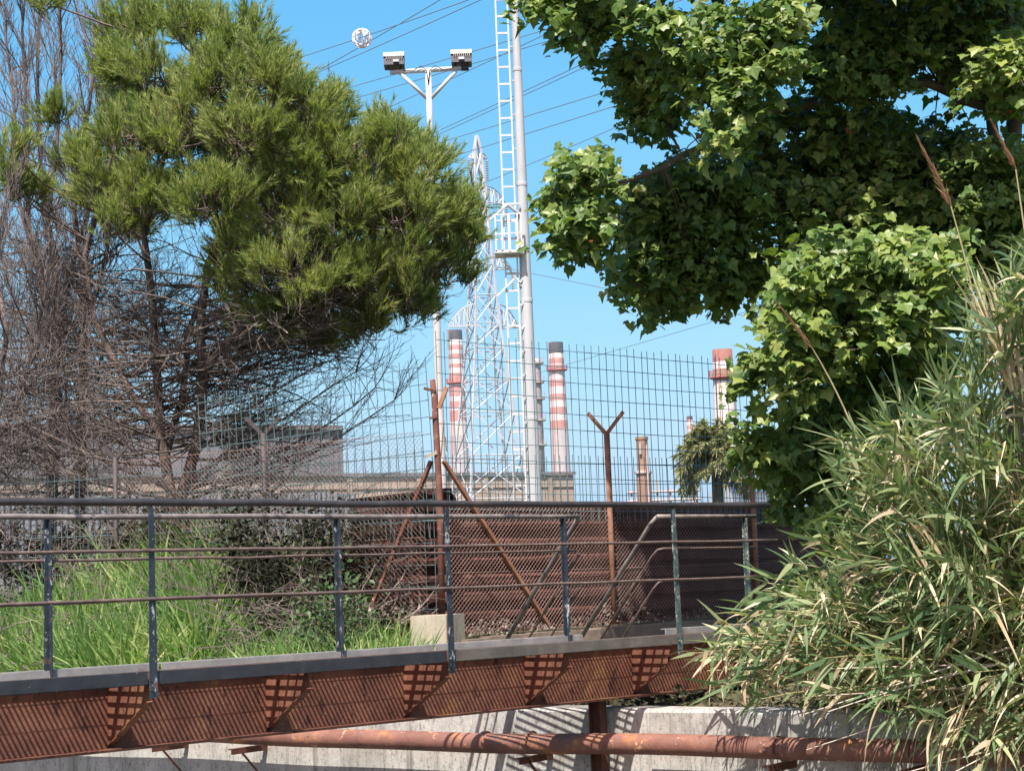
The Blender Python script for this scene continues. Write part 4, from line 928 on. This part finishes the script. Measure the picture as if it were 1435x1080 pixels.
shrub('black looking dense shrub right of the pine trunk, in front of the chain link', 325, 566, 716, 812, 19.6, 20.6, 3200, .075, M['shrub_leaf_shaded'])
shrub('dark shrub at the left edge behind the tall grass', -40, 180, 735, 800, 23, 25, 1500, .11, M['shrub_leaf_shaded'])
shrub('small leafy green bush among the grass beside the concrete block', 425, 505, 822, 900, 18.2, 19.0, 900, .07, M['bush_leaf'], 'bush', 'bush')
def grass(n, pxr, d_r, L, W, dro, lean):
    px = rng.uniform(*pxr, n); d = rng.uniform(*d_r, n); p = PV(px, 850, d); p[:, 2] = gz(p[:, 0], p[:, 1]) - .02
    # tufts
    k = n // 14; cx_ = p[rng.integers(0, n, k)]; idx = rng.integers(0, k, n); m_ = rng.random(n) < .8
    p[m_] = cx_[idx[m_]] + rng.normal(0, .05, (m_.sum(), 3)) * A([1, 1, 0])
    q = (p[:, :2] - W0[:2]) @ MD[:2]; ok = q > .42; p = p[ok]; n = len(p)
    dd = norm(np.c_[rng.normal(lean, .35, n), rng.normal(-.1, .35, n), np.ones(n)])
    return p, dd, rng.uniform(*L, n), rng.uniform(*W, n), rng.uniform(*dro, n)
mb = MB()
for args in ((15000, (-60, 575), (16.9, 23), (.4, .95), (.014, .034), (.1, .6), .0), (8000, (-60, 320), (19.8, 22.3), (.85, 1.45), (.022, .050), (.05, .5), .05), (3500, (330, 575), (17.4, 19.2), (.6, 1.15), (.016, .034), (.1, .6), .05)):
    mb.ribbons(*grass(*args), seg=5, curl=.2)
tag(mb.build('grass', M['grass']), 'tall bright green grass covering the left bank behind the footbridge', 'grass', kind='stuff')
def arching(label, px, py, d, n, L, spread, mat):
    b = P(px, py, d); b = A([b[0], b[1], gz(b[0], b[1]) - .03]); base = b + rng.normal(0, .07, (n, 3)) * A([1, 1, 0])
    dd = norm(np.c_[rng.normal(0, spread, n), rng.normal(-.2, spread, n), np.ones(n)])
    o = MB().ribbons(base, dd, rng.uniform(L * .6, L, n), rng.uniform(.014, .024, n), rng.uniform(.3, .75, n), seg=7).build('grass_tuft', mat, loc=b)
    return tag(o, label, 'grass tuft')
arching('long arching grass tuft left of the concrete block', 535, 900, 18.0, 70, 1.15, .32, M['grass'])
arching('arching grass tuft below the second far railing post', 480, 915, 18.3, 60, 1.0, .34, M['grass'])

n = 2600; t_ = rng.uniform(-3.2, 4.5, n); q_ = .45 + 1.6 * rng.random(n) ** 1.3; pv_ = W0 + PD * t_[:, None] + MD * q_[:, None]; pv_[:, 2] = gz(pv_[:, 0], pv_[:, 1]) + rng.uniform(.0, .16, n) * rng.random(n)
mb = MB(); mb.scatter(QV, QF, leaf_rot(n, np.broadcast_to(A([0, -.3, 1.]), (n, 3)), norm(rng.normal(size=(n, 3)) + A([0, -.4, 0])), .6), rng.uniform(.05, .11, n), pv_)
m_ = 500; k_ = rng.integers(0, n, m_); mb.ribbons(pv_[k_], norm(rng.normal(size=(m_, 3)) * A([1, 1, .3]) + Z * .5), rng.uniform(.12, .4, m_), rng.uniform(.008, .016, m_), rng.uniform(.2, .8, m_), seg=4)
tag(mb.build('undergrowth', M['under_leaf']), 'low dark creeping plants and dead leaves on the soil behind the wall top', 'undergrowth', kind='stuff')

# ------------------------------------------------------------------ plane tree on the right
dQ = 18.0
tb = P(1430, 860, 20.5); tb = A([tb[0], tb[1], gz(tb[0], tb[1])])
plane = thing('plane_tree', 'large plane tree with lobed bright leaves overhanging from the right', 'plane tree', tb)
tm = MB(); LIM = [
    [(1425, 640, 20.5), (1410, 420, 20.4), (1400, 250, 20.2), (1430, 60, 20), (1440, -250, 19.5)],
    [(1404, 300, 20.2), (1380, 150, 20.0), (1290, 118, 19.2), (1180, 112, 19.2), (1080, 90, 19.2), (960, 60, 19), (800, 10, 18.6)],
    [(1410, 420, 20.4), (1320, 360, 20.2), (1210, 250, 20.0), (1080, 270, 19.8), (960, 330, 19.8), (900, 400, 19.8)],
    [(1204, 130, 19.6), (1060, 160, 19), (930, 240, 18.5), (820, 270, 18.2)],
    [(1412, 500, 20.4), (1330, 470, 19), (1230, 420, 18), (1120, 470, 17.4), (1040, 500, 17.2)],
    [(1412, 120, 20), (1430, -100, 18), (1350, -300, 16.5)], [(1412, 120, 20), (1430, -80, 19.4), (1300, -260, 18.5), (1100, -320, 18)],
    [(1420, 560, 20.4), (1300, 600, 18.6), (1180, 640, 17.6), (1080, 640, 17.6)]]
LP_ = []
for i, ls in enumerate(LIM):
    pts = A([P(*q) for q in ls]); 
    if i == 0: pts = np.concatenate([[tb], pts])
    fine = []
    for a_, b_ in zip(pts[:-1], pts[1:]): fine += [a_ + (b_ - a_) * q for q in np.linspace(0, 1, 5, endpoint=False)]
    fine = wiggle(A(fine + [pts[-1]]), .015); tm.tube(fine, np.linspace(.17 if i == 0 else .075, .06 if i == 0 else .012, len(fine)), 8, False); LP_.append(fine)
LPP = np.concatenate(LP_)
tm.build('trunk', M['bark_plane'], plane, smooth=True)
# (polygon, depth range, number of shoots, leaf size)
LOBES = [
    ([(880, 0), (1130, -10), (1150, 60), (1110, 130), (1060, 200), (1000, 230), (960, 190), (925, 110), (890, 60)], (16.6, 17.9), 150, 1),      # bright upper clump
    ([(730, -40), (900, -40), (900, 40), (880, 78), (860, 40), (800, 90), (778, 40), (735, 15)], (17.4, 19), 75, 1),
    ([(850, 60), (930, 60), (960, 130), (940, 200), (880, 190), (862, 120)], (18.6, 19.8), 55, 1),
    ([(780, 190), (800, 215), (860, 205), (880, 250), (860, 330), (800, 375), (770, 372), (757, 300), (762, 250)], (17.0, 18.2), 80, 1),              # lit left finger
    ([(870, 240), (960, 210), (1060, 220), (1060, 330), (1030, 420), (985, 430), (945, 420), (912, 478), (895, 440), (850, 410), (835, 390), (870, 350)], (18.6, 20.4), 165, 1),
    ([(1000, 150), (1180, 120), (1350, 180), (1435, 200), (1460, 330), (1340, 340), (1200, 330), (1080, 330), (1020, 260)], (19.2, 21), 210, 1),           # dark middle
    ([(1130, -20), (1460, -20), (1460, 180), (1380, 140), (1330, 90), (1200, 110), (1150, 60)], (18.6, 20.6), 170, 1),
    ([(1040, 250), (1180, 240), (1420, 250), (1440, 430), (1250, 420), (1060, 400)], (18.6, 20.0), 110, 1),
    ([(1070, 560), (1180, 500), (1340, 440), (1350, 640), (1190, 780), (1120, 775), (1085, 700)], (16.9, 18.4), 190, 1),
    ([(1120, 40), (1240, 60), (1290, 100), (1210, 150), (1130, 150)], (18.4, 19.2), 40, 1),
    ([(1360, 70), (1460, 50), (1460, 140), (1420, 140), (1365, 110)], (17.2, 17.9), 28, 1.05),
    ([(1100, 340), (1170, 315), (1260, 315), (1350, 325), (1370, 400), (1330, 470), (1250, 500), (1180, 520), (1110, 560), (1075, 580), (1060, 540), (1045, 500), (1050, 430), (1075, 390)], (16.0, 17.6), 240, 1.05),     # lit lower lobe
    ([(985, 480), (1030, 475), (1095, 500), (1110, 560), (1070, 570), (1010, 530)], (16.4, 17.0), 7, .9),
    ([(1050, 590), (1120, 560), (1240, 500), (1330, 480), (1330, 620), (1200, 700), (1150, 760), (1110, 745), (1090, 690), (1070, 640)], (17.4, 19.0), 190, 1),
    ([(1030, 590), (1085, 600), (1100, 680), (1055, 660)], (16.8, 17.2), 14, 1),
    ([(1010, 350), (1070, 350), (1060, 410), (1020, 440)], (18.8, 19.5), 22, 1),
    ([(1340, 180), (1460, 200), (1460, 420), (1380, 400)], (18.4, 19.6), 60, 1),
    ([(760, -420), (1460, -480), (1460, -20), (760, -20)], (17.0, 19.6), 760, 1.3),                                                           # above the frame, shades the inside
]
pos, ctr, scl = [], [], []
tw = MB()
for poly, dr, ns, sz in LOBES:
    pc_ = A(poly, float).mean(0); e_ = A(poly, float) - pc_; poly = pc_ + e_ * (1 - 22 / np.linalg.norm(e_, axis=1, keepdims=True)); ns = int(ns * (1.35 if dr[0] < 18.2 else 2.6))
    q = in_poly(poly, ns); d = rng.uniform(*dr, ns); c = PV(q[:, 0], q[:, 1], d)
    for i in range(ns):
        j = np.argmin(np.sum((LPP - c[i]) ** 2, 1)); s = LPP[j]; 
        if np.linalg.norm(s - c[i]) < .8 and rng.random() < .35: tw.tube(wiggle(bez(s, (s + c[i]) / 2 + Z * .12, c[i], 5), .01), np.linspace(.009, .004, 5), 4, False)
        gap = math.sin(c[i][0] * 5.1 + 1.3 * math.sin(c[i][2] * 4.3)) * math.sin(c[i][2] * 5.7 + 1.1 * math.sin(c[i][0] * 3.9)) * math.sin(c[i][1] * 3.0 + c[i][0] * 2)
        if gap > .30: continue
        m_ = rng.integers(14, 25); td = norm(rng.normal(size=3) * A([1, .8, .6]) + A([0, 0, -.25])); tl = rng.uniform(.2, .5)
        u_ = rng.uniform(-.35, 1, (m_, 1)); off_ = td * u_ * tl + norm(rng.normal(size=(m_, 3))) * rng.uniform(.03, .15, (m_, 1))
        tw.tube([c[i] - td * tl * .3, c[i] + td * tl * .9], [.005, .002], 3, False)
        pos.append(c[i] + off_); ctr.append(td * .6 + norm(off_)); scl.append((.07 + .125 * rng.random(m_) ** 1.3) * sz)
pos = np.concatenate(pos); ctr = np.concatenate(ctr); scl = np.concatenate(scl); n = len(pos)
R = leaf_rot(n, np.broadcast_to(A([-.15, -.55, .8]), (n, 3)), norm(norm(ctr) + A([0, -.1, -.45]) + rng.normal(0, .3, (n, 3))), .48)
red = rng.random(n) < .0025
def leaf_var(curl, fold, asym, tipz):
    v = PLV.copy(); x, y = v[:, 0].copy(), v[:, 1].copy()
    v[:, 2] = fold * np.abs(x) + curl * (y - .1) ** 2 * np.sign(y - .1) + tipz * (x ** 2 + (y - .1) ** 2) + rng.normal(0, .018, len(v)); v[:, 0] = x * (1 + asym * (x > 0)) + .06 * asym; v[1:, :2] *= rng.uniform(.86, 1.12, (len(v) - 1, 1)); return v
VARS = [leaf_var(-.5, .22, .12, -.3), leaf_var(.35, .30, -.18, -.7), leaf_var(-.9, .06, .05, .35), leaf_var(-.2, -.25, .2, -.2), leaf_var(-1.3, .35, -.1, -.5), leaf_var(.1, .12, 0, -1.0)]
which = rng.integers(0, len(VARS), n); cm = MB()
for i, vv in enumerate(VARS):
    k_ = (which == i) & ~red; cm.scatter(vv, PLF, R[k_], scl[k_], pos[k_])
cm.build('crown', M['plane_leaf'], plane)
MB().scatter(PLV, PLF, R[red], scl[red] * .8, pos[red]).build('autumn_leaves', M['red_leaf'], plane)
tw.build('twigs', M['bark_plane'], plane)

# ------------------------------------------------------------------ palm behind the fence
dA = 78.0; ac = P(1002, 640, dA)
palm = thing('palm_tree', 'shaggy olive palm with drooping fronds in front of the wide white chimney', 'palm tree', (ac[0], ac[1], GZ))
MB().tube([[ac[0], ac[1], GZ], [ac[0] + .05, ac[1], ac[2] - .2]], [.3, .24], 10).build('trunk', M['bark_plane'], palm, smooth=True)
mb = MB(); rib = MB()
for i in range(150):
    a_ = rng.uniform(0, 2 * math.pi); el = rng.uniform(-.75, 1.4); d_ = A([math.cos(a_) * math.cos(el), math.sin(a_) * math.cos(el), math.sin(el)])
    L = rng.uniform(1.3, 2.0); e = ac + d_ * L * .95 - Z * (L * .26 * (1.1 - max(0, math.sin(el)) * .7)); pts = bez(ac, ac + d_ * L * .75, e, 9); rib.tube(pts, np.linspace(.025, .008, 9), 3, False)
    ax = norm(np.gradient(pts, axis=0)); m_ = 80; t = rng.uniform(.15, 1, m_); f = t * 8; k = np.minimum(7, f.astype(int)); b_ = pts[k] + (pts[k + 1] - pts[k]) * (f - k)[:, None]
    sv = norm(np.cross(ax[k], Z + rng.normal(0, .2, 3))) * np.where(rng.random(m_) < .5, 1, -1)[:, None]
    mb.ribbons(b_, sv * .7 + ax[k] * .6 - Z * .1 + rng.normal(0, .3, (m_, 3)), rng.uniform(.25, .5, m_), np.full(m_, .075), np.full(m_, .25), seg=2)
mb.build('crown', M['palm_leaf'], palm); rib.build('frond_stalks', M['bark_plane'], palm)

# ------------------------------------------------------------------ giant reed thicket on the right
RT = MB(); RDRY = MB(); RS = MB()
POLY = [(950, 892), (985, 872), (1062, 830), (1105, 790), (1170, 715), (1150, 650), (1165, 610), (1240, 575), (1310, 510), (1350, 440), (1385, 370), (1420, 350), (1470, 340), (1600, 380), (1620, 1100), (1300, 1065), (1262, 1012), (1110, 985), (1010, 965), (975, 925)]
N = 840; q = in_poly(POLY, N)
bz = lambda p: p
lb, ld, lL, lW, ldr, dry_ = [], [], [], [], [], []
for (x, y) in q:
    f = np.clip((x - 950) / 480, 0, 1); d = rng.uniform(13.2, 15.2) - .8 * f
    tip = P(x, y, d)
    rx = x + (1500 + max(0, x - 1400) - x) * rng.uniform(.25, .6); root = P(rx, 1010, d + rng.uniform(.2, 1.0)); 
    r_ = (root[:2] - W0[:2]) @ MD[:2]
    if r_ < .45: root[:2] += MD[:2] * (.45 - r_)
    root[2] = CZ + WALLTOP - .1
    hgt = max(.5, np.linalg.norm(tip - root)); mid = root + Z * max(.25, (tip[2] - root[2])) * .75 + (tip - root) * A([.25, .25, 0]) + Z * .18
    pts = wiggle(bez(root, mid, tip, 9), .012); RS.tube(pts, np.linspace(.009, .004, 9), 4, False)
    L_ = np.linalg.norm(np.diff(pts, axis=0), axis=1).sum(); m_ = int(rng.integers(12, 19))
    t = 1 - rng.random(m_) ** 1.4 * min(1, 1.1 / L_) ; t = np.clip(t, .1, .999); ff = t * 8; k = np.minimum(7, ff.astype(int)); b_ = pts[k] + (pts[k + 1] - pts[k]) * (ff - k)[:, None]
    ax = norm(pts[k + 1] - pts[k]); pl_ = norm(np.cross(ax[0], rng.normal(size=3))); sg = np.where(np.arange(m_) % 2, 1, -1)[:, None]
    lb.append(b_); ld.append(norm(ax * rng.uniform(.7, 1.5, (m_, 1)) + pl_ * sg * .75 + rng.normal(0, .22, (m_, 3)))); lL.append(rng.uniform(.20, .46, m_) * (.75 + .35 * f)); lW.append(rng.uniform(.016, .042, m_)); ldr.append(rng.uniform(-.05, .32, m_))
    dry_.append((rng.random(m_) < (.09 + .48 * (1 - t) + .12 * (y > 850))))
lb, ld = np.concatenate(lb), np.concatenate(ld); lL, lW, ldr, dry_ = map(np.concatenate, (lL, lW, ldr, dry_))
RT.ribbons(lb[~dry_], ld[~dry_], lL[~dry_], lW[~dry_], ldr[~dry_], seg=6, curl=.10)
RDRY.ribbons(lb[dry_], ld[dry_], lL[dry_] * .9, lW[dry_], ldr[dry_] + .5, seg=6, curl=.3)
thicket = thing('reed_thicket', 'dense giant reed thicket spilling over the canal wall at right', 'reeds', P(1300, 1000, 14.5)); thicket['kind'] = 'stuff'
RT.build('green_leaves', M['reed_leaf'], thicket); RDRY.build('dry_leaves', M['reed_dry'], thicket); RS.build('stems', M['reed_stem'], thicket)
# plumes
def plume(label, top, bot, root, d, w):
    t = thing('reed_plume', label, 'reed plume', P(*root, d)); a_, b_ = P(*top, d), P(*bot, d); ax = norm(a_ - b_); Lp = np.linalg.norm(a_ - b_)
    MB().tube(bez(P(*root, d), (P(*root, d) + b_) / 2 + rng.normal(0, .05, 3), b_ + ax * .02, 8), np.linspace(.009, .005, 8), 6).build('stem', M['reed_stem'], t)
    n = 420; tt_ = rng.random(n); base = b_ + ax * (tt_ * Lp)[:, None]; rad = norm(rng.normal(size=(n, 3)))
    dd = norm(ax * 1.0 + rad * w * (1.15 - tt_)[:, None])
    mb = MB(); mb.ribbons(base, dd, Lp * rng.uniform(.12, .3, n), np.full(n, .006), rng.uniform(0, .15, n), seg=2); mb.tube([b_, a_], [.005, .002], 5); mb.build('flower_head', M['plume'], t)
plume('brown feathery reed plume leaning left high in front of the dark plane leaves', (1292, 205), (1334, 292), (1372, 470), 13.8, .30)
plume('brown reed plume near the right edge of the photo, upper end at the plane leaves', (1394, 178), (1425, 240), (1450, 420), 13.6, .26)
plume('thin brown reed plume in front of the bright plane leaves', (1096, 432), (1140, 490), (1210, 640), 14.6, .22)
# dry pale culms at upper right of the thicket
def bundle(label, a_, b_, n, d, spread):
    A_, B_ = P(*a_, d), P(*b_, d); mb = MB(); base = B_ + rng.normal(0, spread, (n, 3)); dd = norm(A_ - B_) + rng.normal(0, .1, (n, 3))
    mb.ribbons(base, dd, np.linalg.norm(A_ - B_) * rng.uniform(.45, 1.05, n), rng.uniform(.022, .045, n), rng.uniform(0, .12, n), seg=6, curl=.08); return tag(mb.build('dry_reed_sheaf', M['reed_dry'], loc=B_), label, 'reed sheaf')
bundle('upright sheaf of pale dry reed leaves near the right edge', (1365, 352), (1418, 545), 26, 12.9, .05)
bundle('pale dry reed sheaf drooping left of the tall upright one', (1270, 700), (1320, 790), 12, 13.0, .07)
bundle('small pale dry reed sheaf in front of the dark gap below the plane tree', (1258, 590), (1276, 690), 9, 13.4, .05)
for i, (a_, b_, c_, lab) in enumerate([((1435, 930), (1290, 932), (1150, 937), 'bare dry reed stem lying level across the thicket bottom'), ((1420, 905), (1300, 945), (1128, 1000), 'bare grey reed stem slanting down over the wall top'), ((1400, 930), (1280, 955), (1160, 1052 - 55), 'bare reed stem just beneath the slanting grey one'),
        ((1435, 935), (1290, 1000), (1130, 1050), 'long bare grey reed stem crossing in front of the pipe'), ((1450, 1040), (1380, 1050), (1260, 1085), 'bare dry reed stem at the bottom right corner'), ((1450, 1020), (1390, 1055), (1330, 1085), 'steeper bare dry reed stem at the bottom right corner'), ((1420, 960), (1260, 968), (1140, 975), 'bare tan reed stem hanging level above the wall top')]):
    dd = 13.1 - .15 * (i % 3); o = MB().tube(bez(P(*a_, dd + .3), P(*b_, dd), P(*c_, dd), 10), np.linspace(.009, .004, 10), 6).build('bare_reed', M['dry_culm'], loc=P(*a_, dd)); tag(o, lab, 'reed stem', 'bare dry reed stems')

for o in list(bpy.data.objects):
    if '_org' in o: del o['_org']
